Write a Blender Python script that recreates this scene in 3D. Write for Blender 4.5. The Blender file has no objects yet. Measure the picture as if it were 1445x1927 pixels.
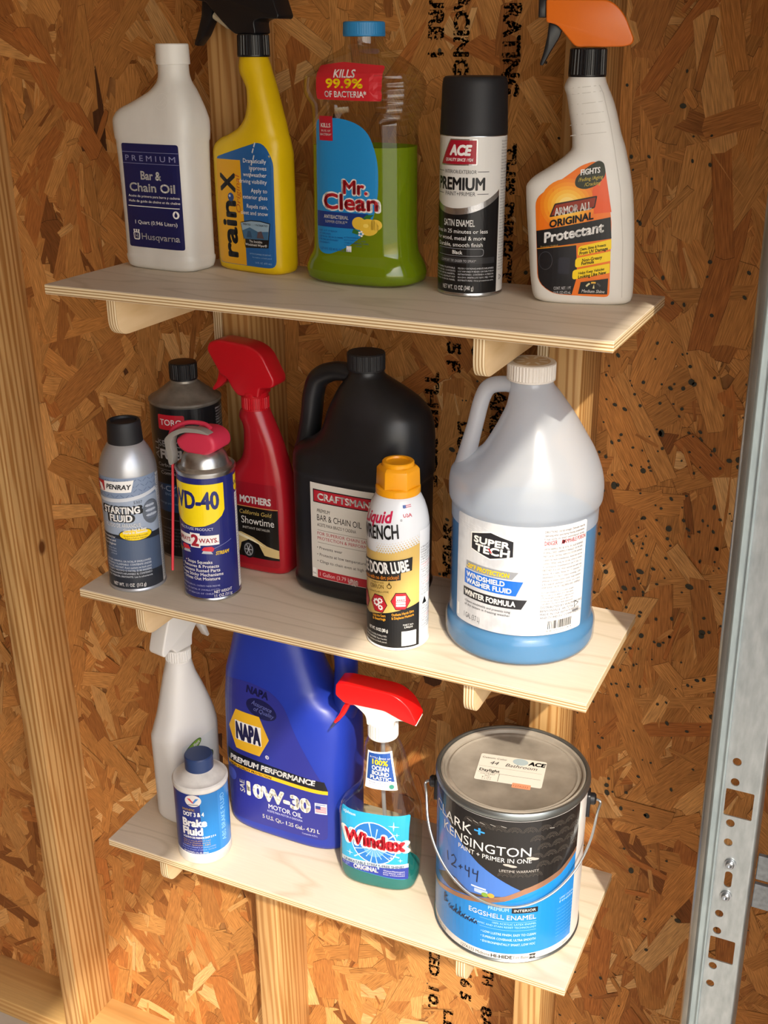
import bpy, bmesh, math, random
from mathutils import Vector, Matrix
from mathutils.bvhtree import BVHTree
EXPOSURE, SUN_STR, WORLD_STR, HEADER_Z = 0.0, 4.7, 0.42, .793
S = bpy.context.scene
COL = S.collection
random.seed(7)
# ---------------------------------------------------------------- camera
cam = bpy.data.cameras.new('camera'); cam_o = bpy.data.objects.new('camera', cam); COL.objects.link(cam_o)
cam.sensor_fit = 'HORIZONTAL'; cam.sensor_width = 36.0; cam.lens = 36.0 * 2137.51 / 1445.0; cam.clip_start = .02
_R, _U, _F = Vector((.9082, .4186, -.0023)), Vector((-.1573, .3464, .9248)), Vector((-.3879, .8395, -.3805))
_m = Matrix((_R, _U, -_F)).transposed().to_4x4(); _m.translation = Vector((.568, -1.2615, .4529))
cam_o.matrix_world = _m
S.camera = cam_o
# ---------------------------------------------------------------- light
SUN = Vector((-.60, .80, -.86)).normalized()
w = bpy.data.worlds.new('world'); S.world = w; w.use_nodes = True
nt = w.node_tree; sky = nt.nodes.new('ShaderNodeTexSky'); sky.sky_type = 'NISHITA'; sky.sun_disc = False
sky.sun_elevation = math.asin(-SUN.z); sky.sun_rotation = math.radians(143); sky.air_density = 1.0; sky.dust_density = 2.0; sky.ozone_density = .6
nt.links.new(sky.outputs[0], nt.nodes['Background'].inputs[0]); nt.nodes['Background'].inputs[1].default_value = WORLD_STR
sl = bpy.data.lights.new('sun', 'SUN'); sl.energy = SUN_STR; sl.angle = math.radians(.9); sl.color = (1, .91, .76)
so = bpy.data.objects.new('sun', sl); COL.objects.link(so); so.rotation_euler = SUN.to_track_quat('-Z', 'Y').to_euler(); so.location = (3, -4, 4)
vs = S.view_settings; vs.view_transform = 'Standard'; vs.look = 'None'; vs.gamma = 1; vs.use_curve_mapping = False; vs.exposure = EXPOSURE
# ---------------------------------------------------------------- helpers
def srgb(c):
    if isinstance(c, str):
        c = c.lstrip('#'); c = tuple(int(c[i:i + 2], 16) / 255 for i in (0, 2, 4))
    return tuple(v / 12.92 if v <= .04045 else ((v + .055) / 1.055) ** 2.4 for v in c)
MATS = {}
def mat(name, col=None, rough=.5, metal=0, spec=.5, trans=0, ior=1.45, coat=0, alpha=1):
    if name in MATS: return MATS[name]
    m = bpy.data.materials.new(name); m.use_nodes = True; b = m.node_tree.nodes['Principled BSDF']
    b.inputs['Base Color'].default_value = (*srgb(col if col else name), 1); b.inputs['Roughness'].default_value = rough
    b.inputs['Metallic'].default_value = metal; b.inputs['Specular IOR Level'].default_value = spec
    b.inputs['Transmission Weight'].default_value = trans; b.inputs['IOR'].default_value = ior; b.inputs['Coat Weight'].default_value = coat
    MATS[name] = m; return m
def node(m, t, **k):
    n = m.node_tree.nodes.new(t)
    for a, v in k.items(): setattr(n, a, v)
    return n
def noisy(name, col, col2, rough=.5, scale=(40, 40, 40), fac=(.35, .7), metal=0, bump=0, detail=4, spec=.5, coat=0):
    """principled material whose colour wanders between two tones; object coordinates"""
    if name in MATS: return MATS[name]
    m = mat(name, col, rough, metal, spec, coat=coat); N = m.node_tree; b = N.nodes['Principled BSDF']
    tc = node(m, 'ShaderNodeTexCoord'); mp = node(m, 'ShaderNodeMapping'); mp.inputs['Scale'].default_value = scale
    nz = node(m, 'ShaderNodeTexNoise'); nz.inputs['Scale'].default_value = 1; nz.inputs['Detail'].default_value = detail
    cr = node(m, 'ShaderNodeValToRGB'); e = cr.color_ramp.elements
    e[0].position, e[1].position = fac; e[0].color = (*srgb(col), 1); e[1].color = (*srgb(col2), 1)
    N.links.new(tc.outputs['Object'], mp.inputs[0]); N.links.new(mp.outputs[0], nz.inputs[0]); N.links.new(nz.outputs[0], cr.inputs[0]); N.links.new(cr.outputs[0], b.inputs['Base Color'])
    if bump:
        bp = node(m, 'ShaderNodeBump'); bp.inputs['Strength'].default_value = bump; bp.inputs['Distance'].default_value = .001
        N.links.new(nz.outputs[0], bp.inputs['Height']); N.links.new(bp.outputs[0], b.inputs['Normal'])
    return m
def obj(name, bm, mats, parent=None, sharp=35, smooth=True):
    bm.normal_update()
    if smooth:
        for f in bm.faces: f.smooth = True
        a = math.radians(sharp)
        for e in bm.edges:
            if len(e.link_faces) == 2 and e.calc_face_angle(0) > a: e.smooth = False
    me = bpy.data.meshes.new(name); bm.to_mesh(me); bm.free()
    for m in (mats if isinstance(mats, (list, tuple)) else [mats]): me.materials.append(m)
    o = bpy.data.objects.new(name, me); COL.objects.link(o)
    if parent: o.parent = parent
    return o
def empty(name, loc, yaw=0, label=None, cat=None, group=None):
    o = bpy.data.objects.new(name, None); COL.objects.link(o); o.location = loc; o.rotation_euler = (0, 0, math.radians(yaw)); o.empty_display_size = .02
    if label: o['label'] = label; o['category'] = cat
    if group: o['group'] = group
    return o
def box(bm, x0, x1, y0, y1, z0, z1, mi=0):
    v = [bm.verts.new((x, y, z)) for z in (z0, z1) for y in (y0, y1) for x in (x0, x1)]
    fs = []
    for q in ((0, 2, 3, 1), (4, 5, 7, 6), (0, 1, 5, 4), (2, 6, 7, 3), (0, 4, 6, 2), (1, 3, 7, 5)):
        f = bm.faces.new([v[i] for i in q]); f.material_index = mi; fs.append(f)
    return fs
def bevel(bm, off, seg=2, edges=None):
    bmesh.ops.bevel(bm, geom=edges if edges else bm.edges[:], offset=off, segments=seg, profile=.5, affect='EDGES', clamp_overlap=True)
def rings(bm, R, cap0=True, cap1=True, closed=True):
    vs_ = [[bm.verts.new(p) for p in r] for r in R]; n = len(vs_[0])
    for a, b in zip(vs_, vs_[1:]):
        for i in range(n if closed else n - 1): bm.faces.new((a[i], a[(i + 1) % n], b[(i + 1) % n], b[i]))
    if cap0: bm.faces.new(vs_[0][::-1])
    if cap1: bm.faces.new(vs_[-1])
    return vs_
def pchip(zs, vals, z):
    n = len(zs)
    if z <= zs[0]: return vals[0]
    if z >= zs[-1]: return vals[-1]
    h = [zs[i + 1] - zs[i] for i in range(n - 1)]; d = [(vals[i + 1] - vals[i]) / h[i] for i in range(n - 1)]
    m = [d[0]] + [0 if d[i - 1] * d[i] <= 0 else 3 * (h[i - 1] + h[i]) / ((2 * h[i] + h[i - 1]) / d[i - 1] + (h[i] + 2 * h[i - 1]) / d[i]) for i in range(1, n - 1)] + [d[-1]]
    i = max(k for k in range(n - 1) if zs[k] <= z); t = (z - zs[i]) / h[i]
    return (2 * t ** 3 - 3 * t * t + 1) * vals[i] + (t ** 3 - 2 * t * t + t) * h[i] * m[i] + (-2 * t ** 3 + 3 * t * t) * vals[i + 1] + (t ** 3 - t * t) * h[i] * m[i + 1]
def sring(cx, cy, a, b, n, z, N):
    out = []
    for i in range(N):
        t = 2 * math.pi * i / N; c, s = math.cos(t), math.sin(t)
        k = (abs(c) ** n + abs(s) ** n) ** (-1 / n)
        out.append(Vector((cx + a * c * k, cy + b * s * k, z)))
    return out
def loft(secs, N=64, step=3.0, inset=0.0, zmax=None, caps=True, fn=None):
    """secs: (z, xl, xr, yf, yb, n) in mm -> bmesh in metres; smooth monotone interpolation"""
    zs = [s[0] for s in secs]; Z = []
    for a, b in zip(zs, zs[1:]):
        k = max(1, int(math.ceil((b - a) / step)))
        Z += [a + (b - a) * i / k for i in range(k)]
    Z.append(zs[-1])
    if zmax is not None: Z = [z for z in Z if z < zmax] + [zmax]
    R = []
    for z in Z:
        xl, xr, yf, yb, n = [pchip(zs, [s[c] for s in secs], z) for c in range(1, 6)]
        R.append([p * .001 for p in sring((xl + xr) / 2, (yf + yb) / 2, (xr - xl) / 2 - inset, (yb - yf) / 2 - inset, n, z + (inset if z == zs[0] else 0), N)])
    bm = bmesh.new(); rings(bm, R, caps, caps)
    if fn:
        for v in bm.verts: fn(v)
    return bm
def lathe(prof, N=56, cx=0, cy=0, rib=None, cap0=True, cap1=True, bm=None, hexa=None):
    """prof (r,z) mm ; rib=(count, depth mm, z0, z1)"""
    bm = bm or bmesh.new(); R = []
    for r, z in prof:
        ring = []
        for i in range(N):
            t = 2 * math.pi * i / N; rr = r
            if rib and rib[2] <= z <= rib[3]: rr = r - (rib[1] if math.sin(rib[0] * t) > 0 else 0)
            ring.append(Vector((cx + rr * math.cos(t), cy + rr * math.sin(t), z)) * .001)
        R.append(ring)
    rings(bm, R, cap0, cap1); return bm
def tube(path, rad, N=14, flat=1.0, bm=None, caps=True, sub=6):
    """swept tube through mm points (catmull), rad number or list; flat squeezes along local binormal"""
    P = [Vector(p) for p in path]; n = len(P); rads = rad if isinstance(rad, (list, tuple)) else [rad] * n
    pts, rr = [], []
    for i in range(n - 1):
        p0, p1, p2, p3 = P[max(i - 1, 0)], P[i], P[i + 1], P[min(i + 2, n - 1)]
        for k in range(sub):
            t = k / sub
            pts.append(.5 * ((2 * p1) + (p2 - p0) * t + (2 * p0 - 5 * p1 + 4 * p2 - p3) * t * t + (3 * p1 - p0 - 3 * p2 + p3) * t ** 3)); rr.append(rads[i] + (rads[i + 1] - rads[i]) * t)
    pts.append(P[-1]); rr.append(rads[-1])
    bm = bm or bmesh.new(); R = []; up = None
    for i, p in enumerate(pts):
        d = (pts[min(i + 1, len(pts) - 1)] - pts[max(i - 1, 0)]).normalized()
        if up is None:
            up = Vector((0, 1, 0)) if abs(d.y) < .9 else Vector((1, 0, 0))
        a = d.cross(up).normalized(); up = a.cross(d).normalized()
        R.append([(p + (a * math.cos(2 * math.pi * k / N) + up * flat * math.sin(2 * math.pi * k / N)) * rr[i]) * .001 for k in range(N)])
    rings(bm, R, caps, caps); return bm
def prism(poly, hw, bev=1.5, seg=3, bm=None, axis='y', c=0, taper=None):
    """poly (a,b) mm extruded +-hw along axis; rounded edges"""
    b2 = bmesh.new()
    def P(a, b, d): return Vector({'y': (a, c + d, b), 'x': (c + d, a, b), 'z': (a, b, c + d)}[axis]) * .001
    f0 = [b2.verts.new(P(a, b, -hw)) for a, b in poly]; f1 = [b2.verts.new(P(a, b, hw)) for a, b in poly]
    n = len(poly); b2.faces.new(f0); b2.faces.new(f1[::-1])
    for i in range(n): b2.faces.new((f0[i], f1[i], f1[(i + 1) % n], f0[(i + 1) % n]))
    bmesh.ops.recalc_face_normals(b2, faces=b2.faces[:])
    if bev: bevel(b2, bev * .001, seg, [e for e in b2.edges if e.calc_face_angle(0) > .6])
    if taper:
        for v in b2.verts: taper(v)
    if bm is None: return b2
    me = bpy.data.meshes.new('t'); b2.to_mesh(me); b2.free(); bm.from_mesh(me); bpy.data.meshes.remove(me); return bm
def rpoly(pts, r=3, seg=4):
    """round the corners of a polygon (mm)"""
    out = []; n = len(pts)
    for i in range(n):
        p = pts[i]; rr = p[2] if len(p) > 2 else r; p = Vector(p[:2]); a = Vector(pts[i - 1][:2]); b = Vector(pts[(i + 1) % n][:2])
        la, lb = (a - p).length, (b - p).length; k = min(rr, la * .48, lb * .48)
        if k <= .01: out.append((p.x, p.y)); continue
        q0 = p + (a - p) / la * k; q1 = p + (b - p) / lb * k
        for j in range(seg + 1):
            t = j / seg; v = q0 * (1 - t) ** 2 + p * 2 * t * (1 - t) + q1 * t * t; out.append((v.x, v.y))
    return out
# ---------------------------------------------------------------- print on surfaces
_fc = {}
def text_bm(s, bold, res):
    k = (s, bold, res)
    if k in _fc: return _fc[k]
    cu = bpy.data.curves.new('t', 'FONT'); cu.body = s; cu.resolution_u = res;  cu.size = 1
    o = bpy.data.objects.new('t', cu); me = bpy.data.meshes.new_from_object(o)
    V = [(v.co.x, v.co.y) for v in me.vertices]; Fs = [tuple(p.vertices) for p in me.polygons]
    bpy.data.objects.remove(o); bpy.data.curves.remove(cu); bpy.data.meshes.remove(me)
    x0 = min([v[0] for v in V] or [0]); x1 = max([v[0] for v in V] or [1])
    _fc[k] = (V, Fs, x0, x1); return _fc[k]
CAPH = .70
class Print:
    """flat print (u right, v up, mm) laid on a surface; surf(u, v, off) -> local position"""
    def __init__(s, parent, surf, dice=4.0, name='label', base=.25, glob=0.0):
        s.p, s.f, s.d, s.n, s.base, s.L, s.T = parent, surf, dice, name, base, [], []
        s.tn = 'lettering'
    def cut(s, name): s.tn = name
    def _push(s, lst, V, Fs, m, layer, dice):
        bm = bmesh.new(); vv = [bm.verts.new((x, y, 0)) for x, y in V]
        for f in Fs:
            try: bm.faces.new([vv[i] for i in f])
            except ValueError: pass
        if dice:
            for ax in (0, 1):
                lo, hi = min(v[ax] for v in V), max(v[ax] for v in V); k = math.floor(lo / dice) + 1
                while k * dice < hi:
                    co = [0, 0, 0]; no = [0, 0, 0]; co[ax] = k * dice; no[ax] = 1
                    bmesh.ops.bisect_plane(bm, geom=bm.verts[:] + bm.edges[:] + bm.faces[:], dist=1e-6, plane_co=co, plane_no=no); k += 1
        bm.verts.index_update(); off = (s.base + .13 * layer)
        lst.append(([s.f(v.co.x, v.co.y, off) for v in bm.verts], [[v.index for v in f.verts] for f in bm.faces], m)); bm.free()
    def poly(s, pts, m, layer=0):
        b = bmesh.new(); f = b.faces.new([b.verts.new((x, y, 0)) for x, y in pts])
        f.normal_update()
        if f.normal.z < 0: f.normal_flip()
        bmesh.ops.triangulate(b, faces=[f]); b.verts.index_update()
        V = [(v.co.x, v.co.y) for v in b.verts]; Fs = [[v.index for v in q.verts] for q in b.faces]; b.free()
        big = max(max(v[0] for v in V) - min(v[0] for v in V), max(v[1] for v in V) - min(v[1] for v in V)) > s.d
        s._push(s.L, V, Fs, m, layer, s.d if big else 0)
    def rect(s, u0, v0, u1, v1, m, r=0, layer=0, sk=0):
        P = [(u0 + sk * v0, v0), (u1 + sk * v0, v0), (u1 + sk * v1, v1), (u0 + sk * v1, v1)]
        s.poly(rpoly(P, r) if r else P, m, layer)
    def ell(s, cu, cv, a, b, m, layer=0, n=28, rot=0):
        c, t = math.cos(math.radians(rot)), math.sin(math.radians(rot)); P = []
        for i in range(n):
            x, y = a * math.cos(2 * math.pi * i / n), b * math.sin(2 * math.pi * i / n); P.append((cu + x * c - y * t, cv + x * t + y * c))
        s.poly(P, m, layer)
    def ring(s, cu, cv, a, b, wd, m, layer=1, n=28):
        P = [(cu + a * math.cos(2 * math.pi * i / n), cv + b * math.sin(2 * math.pi * i / n)) for i in range(n)]
        Q = [(cu + (a - wd) * math.cos(2 * math.pi * i / n), cv + (b - wd) * math.sin(2 * math.pi * i / n)) for i in range(n)]
        s._push(s.L, P + Q, [(i, (i + 1) % n, n + (i + 1) % n, n + i) for i in range(n)], m, layer, s.d)
    def line(s, pts, wd, m, layer=1):
        for (a, b), (c, d) in zip(pts, pts[1:]):
            L = math.hypot(c - a, d - b) or 1; nx, ny = -(d - b) / L * wd / 2, (c - a) / L * wd / 2
            s.poly([(a + nx, b + ny), (a - nx, b - ny), (c - nx, d - ny), (c + nx, d + ny)], m, layer)
    def text(s, t, u, v, h, m, w=None, al='C', bold=0, shear=0, rot=0, layer=2, res=None, vert=False):
        V, Fs, x0, x1 = text_bm(t, 0, res or (3 if h > 5 else 2 if h > 2.2 else 1)); k = h / CAPH; W = x1 - x0
        kx = (w / W) if w else k
        sh = {'C': -W / 2 * kx, 'L': 0, 'R': -W * kx}[al]; c, sn = math.cos(math.radians(rot)), math.sin(math.radians(rot))
        e = bold * 1.15 * k; nd = 1 if e <= 0 else 6 if bold < .04 else 12
        for j in range(nd):                       # heavier weights: the same glyphs stamped round a small circle
            dx, dy = (e * math.cos(2 * math.pi * j / nd), e * math.sin(2 * math.pi * j / nd)) if nd > 1 else (0, 0)
            Q = []
            for x, y in V:
                X = (x - x0) * kx + sh + shear * y * k + dx * min(1, kx / k + .15); Y = y * k + dy
                Q.append((u + X * c - Y * sn, v + X * sn + Y * c))
            s._push(s.T, Q, Fs, m, layer, s.d if h > 4 else 0)
            s.T[-1] = s.T[-1] + (s.tn,)
    def lines(s, rows, u, v, h, gap, m, **k):
        for i, r in enumerate(rows): s.text(r, u, v - i * gap, h, m, **k)
    def build(s):
        root = s.p
        names = []
        for t in s.T:
            if t[3] not in names: names.append(t[3])
        for nm, lst in [(s.n, s.L)] + [(n_, [t[:3] for t in s.T if t[3] == n_]) for n_ in names]:
            if not lst: continue
            ms = []; V = []; Fs = []; MI = []
            for vv, ff, m in lst:
                if m not in ms: ms.append(m)
                o = len(V); V += vv; Fs += [[i + o for i in f] for f in ff]; MI += [ms.index(m)] * len(ff)
            me = bpy.data.meshes.new(nm); me.from_pydata(V, [], Fs)
            for m in ms: me.materials.append(m)
            me.polygons.foreach_set('material_index', MI); me.update()
            o = bpy.data.objects.new(nm, me); COL.objects.link(o); o.parent = root
            if nm == s.n: root = o
def cyl(r, phi0=0, r0=None):
    """r: radius mm or function of v; u runs round the can from azimuth phi0 (0 = straight out of the wall)"""
    fr = r if callable(r) else (lambda v: r); base = r0 or (fr(60) if callable(r) else r)
    def f(u, v, off):
        a = math.radians(phi0) + u / base; R = fr(v) + off
        return Vector((R * math.sin(a), -R * math.cos(a), v)) * .001
    return f
def front(o, shift=0):
    """project along +y onto an object's own mesh"""
    me = o.data; bv = BVHTree.FromPolygons([v.co for v in me.vertices], [tuple(p.vertices) for p in me.polygons])
    def f(u, v, off):
        h = bv.ray_cast(Vector((u * .001, -.5, v * .001)), Vector((0, 1, 0)))
        y = h[0].y if h[0] else -.02
        return Vector((u * .001, y - off * .001, v * .001))
    return f
P_ = lambda c, r=.42: mat('print ' + c, c, r)
WHT, BLK, RED, YEL = P_('#ECEAE6'), P_('#121214'), P_('#C01222'), P_('#F2CE0A')
# ================================================================ the shed
def wood(name, c0, c1, c2, axis='z', ring=38, rough=.55, seed=0, knots=True):
    """sawn softwood: growth rings stretched along one axis + a few knots"""
    m = mat(name, c0, rough); N = m.node_tree; b = N.nodes['Principled BSDF']
    tc = node(m, 'ShaderNodeTexCoord'); mp = node(m, 'ShaderNodeMapping')
    sc = {'z': (1, 1, .035), 'x': (.035, 1, 1), 'y': (1, .035, 1)}[axis]
    mp.inputs['Scale'].default_value = sc; mp.inputs['Location'].default_value = (seed, seed * .7, seed * .3)
    wv = node(m, 'ShaderNodeTexWave', wave_type='BANDS', bands_direction={'z': 'DIAGONAL', 'x': 'Z', 'y': 'X'}[axis]); wv.inputs['Scale'].default_value = ring; wv.inputs['Distortion'].default_value = 5; wv.inputs['Detail'].default_value = 2; wv.inputs['Detail Scale'].default_value = 1.6
    nz = node(m, 'ShaderNodeTexNoise'); nz.inputs['Scale'].default_value = 9; nz.inputs['Detail'].default_value = 3
    fn = node(m, 'ShaderNodeTexNoise'); fn.inputs['Scale'].default_value = 260; fn.inputs['Detail'].default_value = 2
    N.links.new(tc.outputs['Object'], mp.inputs[0])
    for t in (wv, nz, fn): N.links.new(mp.outputs[0], t.inputs[0])
    r1 = node(m, 'ShaderNodeValToRGB'); e = r1.color_ramp.elements; e[0].color = (*srgb(c0), 1); e[1].color = (*srgb(c1), 1); e[0].position, e[1].position = .25, .95
    mx = node(m, 'ShaderNodeMix', data_type='RGBA'); mx.inputs[7].default_value = (*srgb(c2), 1)
    r2 = node(m, 'ShaderNodeValToRGB'); e = r2.color_ramp.elements; e[0].position, e[1].position = .45, .75; e[1].color = (.55, .55, .55, 1)
    N.links.new(wv.outputs['Fac'], r1.inputs[0]); N.links.new(nz.outputs[0], r2.inputs[0]); N.links.new(r2.outputs[0], mx.inputs[0]); N.links.new(r1.outputs[0], mx.inputs[6])
    last = mx.outputs[2]
    if knots:
        vo = node(m, 'ShaderNodeTexVoronoi'); vo.inputs['Scale'].default_value = 1
        mk = node(m, 'ShaderNodeMapping'); k = {'z': (9, 9, 5.5), 'x': (5.5, 9, 9), 'y': (9, 5.5, 9)}[axis]; mk.inputs['Scale'].default_value = k; mk.inputs['Location'].default_value = (seed * 3, seed, seed * 2)
        N.links.new(tc.outputs['Object'], mk.inputs[0]); N.links.new(mk.outputs[0], vo.inputs[0])
        r3 = node(m, 'ShaderNodeValToRGB'); e = r3.color_ramp.elements; e[0].position, e[1].position = .045, .085; e[0].color = (1, 1, 1, 1); e[1].color = (0, 0, 0, 1)
        N.links.new(vo.outputs['Distance'], r3.inputs[0])
        m2 = node(m, 'ShaderNodeMix', data_type='RGBA'); m2.inputs[7].default_value = (*srgb('#6B3F1C'), 1)
        N.links.new(r3.outputs[0], m2.inputs[0]); N.links.new(last, m2.inputs[6]); last = m2.outputs[2]
    m3 = node(m, 'ShaderNodeMix', data_type='RGBA', blend_type='MULTIPLY'); m3.inputs[0].default_value = .22
    N.links.new(last, m3.inputs[6]); N.links.new(fn.outputs[0], m3.inputs[7]); N.links.new(m3.outputs[2], b.inputs['Base Color'])
    bp = node(m, 'ShaderNodeBump'); bp.inputs['Strength'].default_value = .12; bp.inputs['Distance'].default_value = .0006
    N.links.new(wv.outputs['Fac'], bp.inputs['Height']); N.links.new(bp.outputs[0], b.inputs['Normal'])
    return m
STUD = [wood('sawn pine ' + str(i), '#D8AC70', '#B07C42', '#C68E52', 'z', 58, seed=i * 1.7) for i in range(3)]
PLATE = wood('sawn pine plate', '#D0A668', '#BB8A4E', '#C59558', 'x', 24, seed=9.1)
OSBB = noisy('strand board base', '#A87440', '#7A4A20', .8, (60, 60, 30))
# strands: one colour per strand, grain along its length
m = mat('wood strand', '#A9733C', .72, spec=.3); N = m.node_tree; b = N.nodes['Principled BSDF']
at = node(m, 'ShaderNodeAttribute', attribute_name='tone'); uv = node(m, 'ShaderNodeUVMap', uv_map='grain'); mp = node(m, 'ShaderNodeMapping'); mp.inputs['Scale'].default_value = (45, 800, 1)
nz = node(m, 'ShaderNodeTexNoise'); nz.inputs['Scale'].default_value = 1; nz.inputs['Detail'].default_value = 3
rp = node(m, 'ShaderNodeValToRGB'); e = rp.color_ramp.elements; e[0].position, e[1].position = .3, .72; e[0].color = (.42, .39, .37, 1); e[1].color = (1.18, 1.17, 1.15, 1)
mm = node(m, 'ShaderNodeMix', data_type='RGBA', blend_type='MULTIPLY'); mm.inputs[0].default_value = .8
for a_, b_ in ((uv.outputs[0], mp.inputs[0]), (mp.outputs[0], nz.inputs[0]), (nz.outputs[0], rp.inputs[0]), (at.outputs['Color'], mm.inputs[6]), (rp.outputs[0], mm.inputs[7]), (mm.outputs[2], b.inputs['Base Color'])): N.links.new(a_, b_)
bp = node(m, 'ShaderNodeBump'); bp.inputs['Strength'].default_value = .25; bp.inputs['Distance'].default_value = .0006
N.links.new(nz.outputs[0], bp.inputs['Height']); N.links.new(bp.outputs[0], b.inputs['Normal'])
STRAND = m
FLOOR_Z = -1.238; ROOF_Z = 1.35; FX = .62           # floor, ceiling, inner face of the wall with the roll-up door
def struct(name, bm, m, parent=None):
    o = obj(name, bm, m, parent, smooth=False); o['kind'] = 'structure'; return o
bm = bmesh.new(); box(bm, -2.4, FX + .12, 0, .012, FLOOR_Z, ROOF_Z); WALL = struct('wall_back', bm, OSBB)
rnd = random.Random(3)
TONES = [('#A9743C', 30), ('#9F6A34', 26), ('#A66E36', 20), ('#B5834A', 12), ('#BD9059', 4), ('#8A5527', 9), ('#96602E', 14), ('#74441D', 3), ('#985C2A', 10), ('#4A2A14', .8)]
def strands(x0, x1, z0, z1, count, lmin, lmax, wmin, wmax, d0, d1, name, par):
    V, Fs, C, UV = [], [], [], []
    for _ in range(count):
        cx, cz = rnd.uniform(x0, x1), rnd.uniform(z0, z1); L = rnd.uniform(lmin, lmax) * .5; W = rnd.uniform(wmin, wmax) * .5
        a = math.radians(90 + rnd.gauss(0, 32)) if rnd.random() < .78 else rnd.uniform(0, math.pi)
        ca, sa = math.cos(a), math.sin(a); y = -rnd.uniform(d0, d1); tl, tw = rnd.gauss(0, .004), rnd.gauss(0, .012)
        e0, e1 = rnd.uniform(-.5, .5), rnd.uniform(-.5, .5); wob = rnd.uniform(.75, 1)
        P = [(-L, -W * wob), (-L * .2, -W), (L * .5, -W * rnd.uniform(.85, 1.05)), (L - W * e1, -W * wob * .9), (L + W * rnd.uniform(-.2, .3), 0), (L + W * e1, W * wob), (L * .2, W), (-L * .5, W * rnd.uniform(.85, 1.05)), (-L + W * e0, W * .8), (-L - W * rnd.uniform(-.2, .4), 0)]
        o = len(V); ks = rnd.uniform(.88, 1.12); c = srgb(rnd.choices([t[0] for t in TONES], [t[1] for t in TONES])[0]); c = (c[0] * ks * 1.5, c[1] * ks * 1.58, c[2] * ks * 1.75)
        du = rnd.uniform(0, 50)
        if rnd.random() < .6:                     # darker rim behind the strand: shade at its edge put into the colour
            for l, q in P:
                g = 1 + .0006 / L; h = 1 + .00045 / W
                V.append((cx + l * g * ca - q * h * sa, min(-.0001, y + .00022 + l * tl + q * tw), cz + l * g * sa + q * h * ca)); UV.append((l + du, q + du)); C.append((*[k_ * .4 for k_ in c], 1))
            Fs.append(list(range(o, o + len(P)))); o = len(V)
        for l, q in P:
            V.append((cx + l * ca - q * sa, min(-.00015, y + l * tl + q * tw), cz + l * sa + q * ca)); UV.append((l + du, q + du)); C.append((*c, 1))
        Fs.append(list(range(o, o + len(P))))
    me = bpy.data.meshes.new(name); me.from_pydata(V, [], Fs); me.materials.append(STRAND)
    ca_ = me.color_attributes.new('tone', 'FLOAT_COLOR', 'POINT'); ca_.data.foreach_set('color', [k for c in C for k in c])
    ul = me.uv_layers.new(name='grain'); ul.data.foreach_set('uv', [k for l in me.loops for k in UV[l.vertex_index]])
    o = bpy.data.objects.new(name, me); COL.objects.link(o); o.parent = par; o['kind'] = 'stuff'; o['label'] = 'pressed wood strands of the oriented strand board'
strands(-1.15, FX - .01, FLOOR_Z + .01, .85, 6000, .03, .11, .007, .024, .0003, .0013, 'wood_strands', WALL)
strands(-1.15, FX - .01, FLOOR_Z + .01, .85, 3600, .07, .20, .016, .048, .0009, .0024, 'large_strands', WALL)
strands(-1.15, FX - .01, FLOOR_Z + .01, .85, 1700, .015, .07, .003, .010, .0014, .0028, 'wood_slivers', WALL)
# other walls, floor, ceiling, the door opening the light comes through
WB = noisy('strand board plain', '#C29560', '#9A6A38', .8, (18, 18, 9)); CONC = noisy('concrete', '#C6BEB1', '#B4AC9E', .85, (9, 9, 9), bump=.1); GRAV = noisy('concrete drive', '#CFC8BC', '#BDB5A8', .9, (20, 20, 20))
bm = bmesh.new(); box(bm, -2.4, FX + .12, -3.2, 0, FLOOR_Z - .1, FLOOR_Z); struct('floor', bm, CONC)
bm = bmesh.new(); box(bm, -2.4, FX + .12, -3.2, .012, ROOF_Z, ROOF_Z + .1); struct('ceiling', bm, noisy('pale plywood ceiling', '#E6DCCB', '#DACDB8', .8, (6, 6, 6)))
bm = bmesh.new(); box(bm, FX, FX + .12, -.42, 0, FLOOR_Z, ROOF_Z); box(bm, FX, FX + .12, -3.2, -2.75, FLOOR_Z, ROOF_Z)
box(bm, FX, FX + .12, -2.75, -.42, HEADER_Z, ROOF_Z); struct('wall_right', bm, noisy('pale primed board', '#E4DED2', '#D8D0C2', .8, (8, 8, 8)))
bm = bmesh.new(); box(bm, -2.4, FX + .12, -3.212, -3.2, FLOOR_Z, ROOF_Z); struct('wall_front', bm, WB)
bm = bmesh.new(); box(bm, -2.412, -2.4, -3.2, .012, FLOOR_Z, ROOF_Z); struct('wall_left', bm, WB)
bm = bmesh.new(); box(bm, -40, 40, -40, 40, FLOOR_Z - .35, FLOOR_Z - .12); struct('ground', bm, GRAV)
# framing
XA, XB, XC, SW, SD = -.6156, -.1929, .2238, .0381, .0890
PT = -1.2
for i, x in enumerate((XA, XB, XC)):
    bm = bmesh.new(); box(bm, x, x + SW, -SD, -.0002, PT, ROOF_Z); bevel(bm, .0022, 2); o = obj('stud', bm, STUD[i], WALL)
for x in (XA - .4227, XC + .4167):
    if x < FX - .05:
        bm = bmesh.new(); box(bm, x, x + SW, -SD, -.0002, PT, ROOF_Z); bevel(bm, .0022, 2); obj('stud', bm, STUD[1], WALL)
bm = bmesh.new(); box(bm, -2.39, FX - .002, -SD, -.0002, FLOOR_Z, PT); bevel(bm, .0022, 2); obj('bottom_plate', bm, PLATE, WALL)
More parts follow.
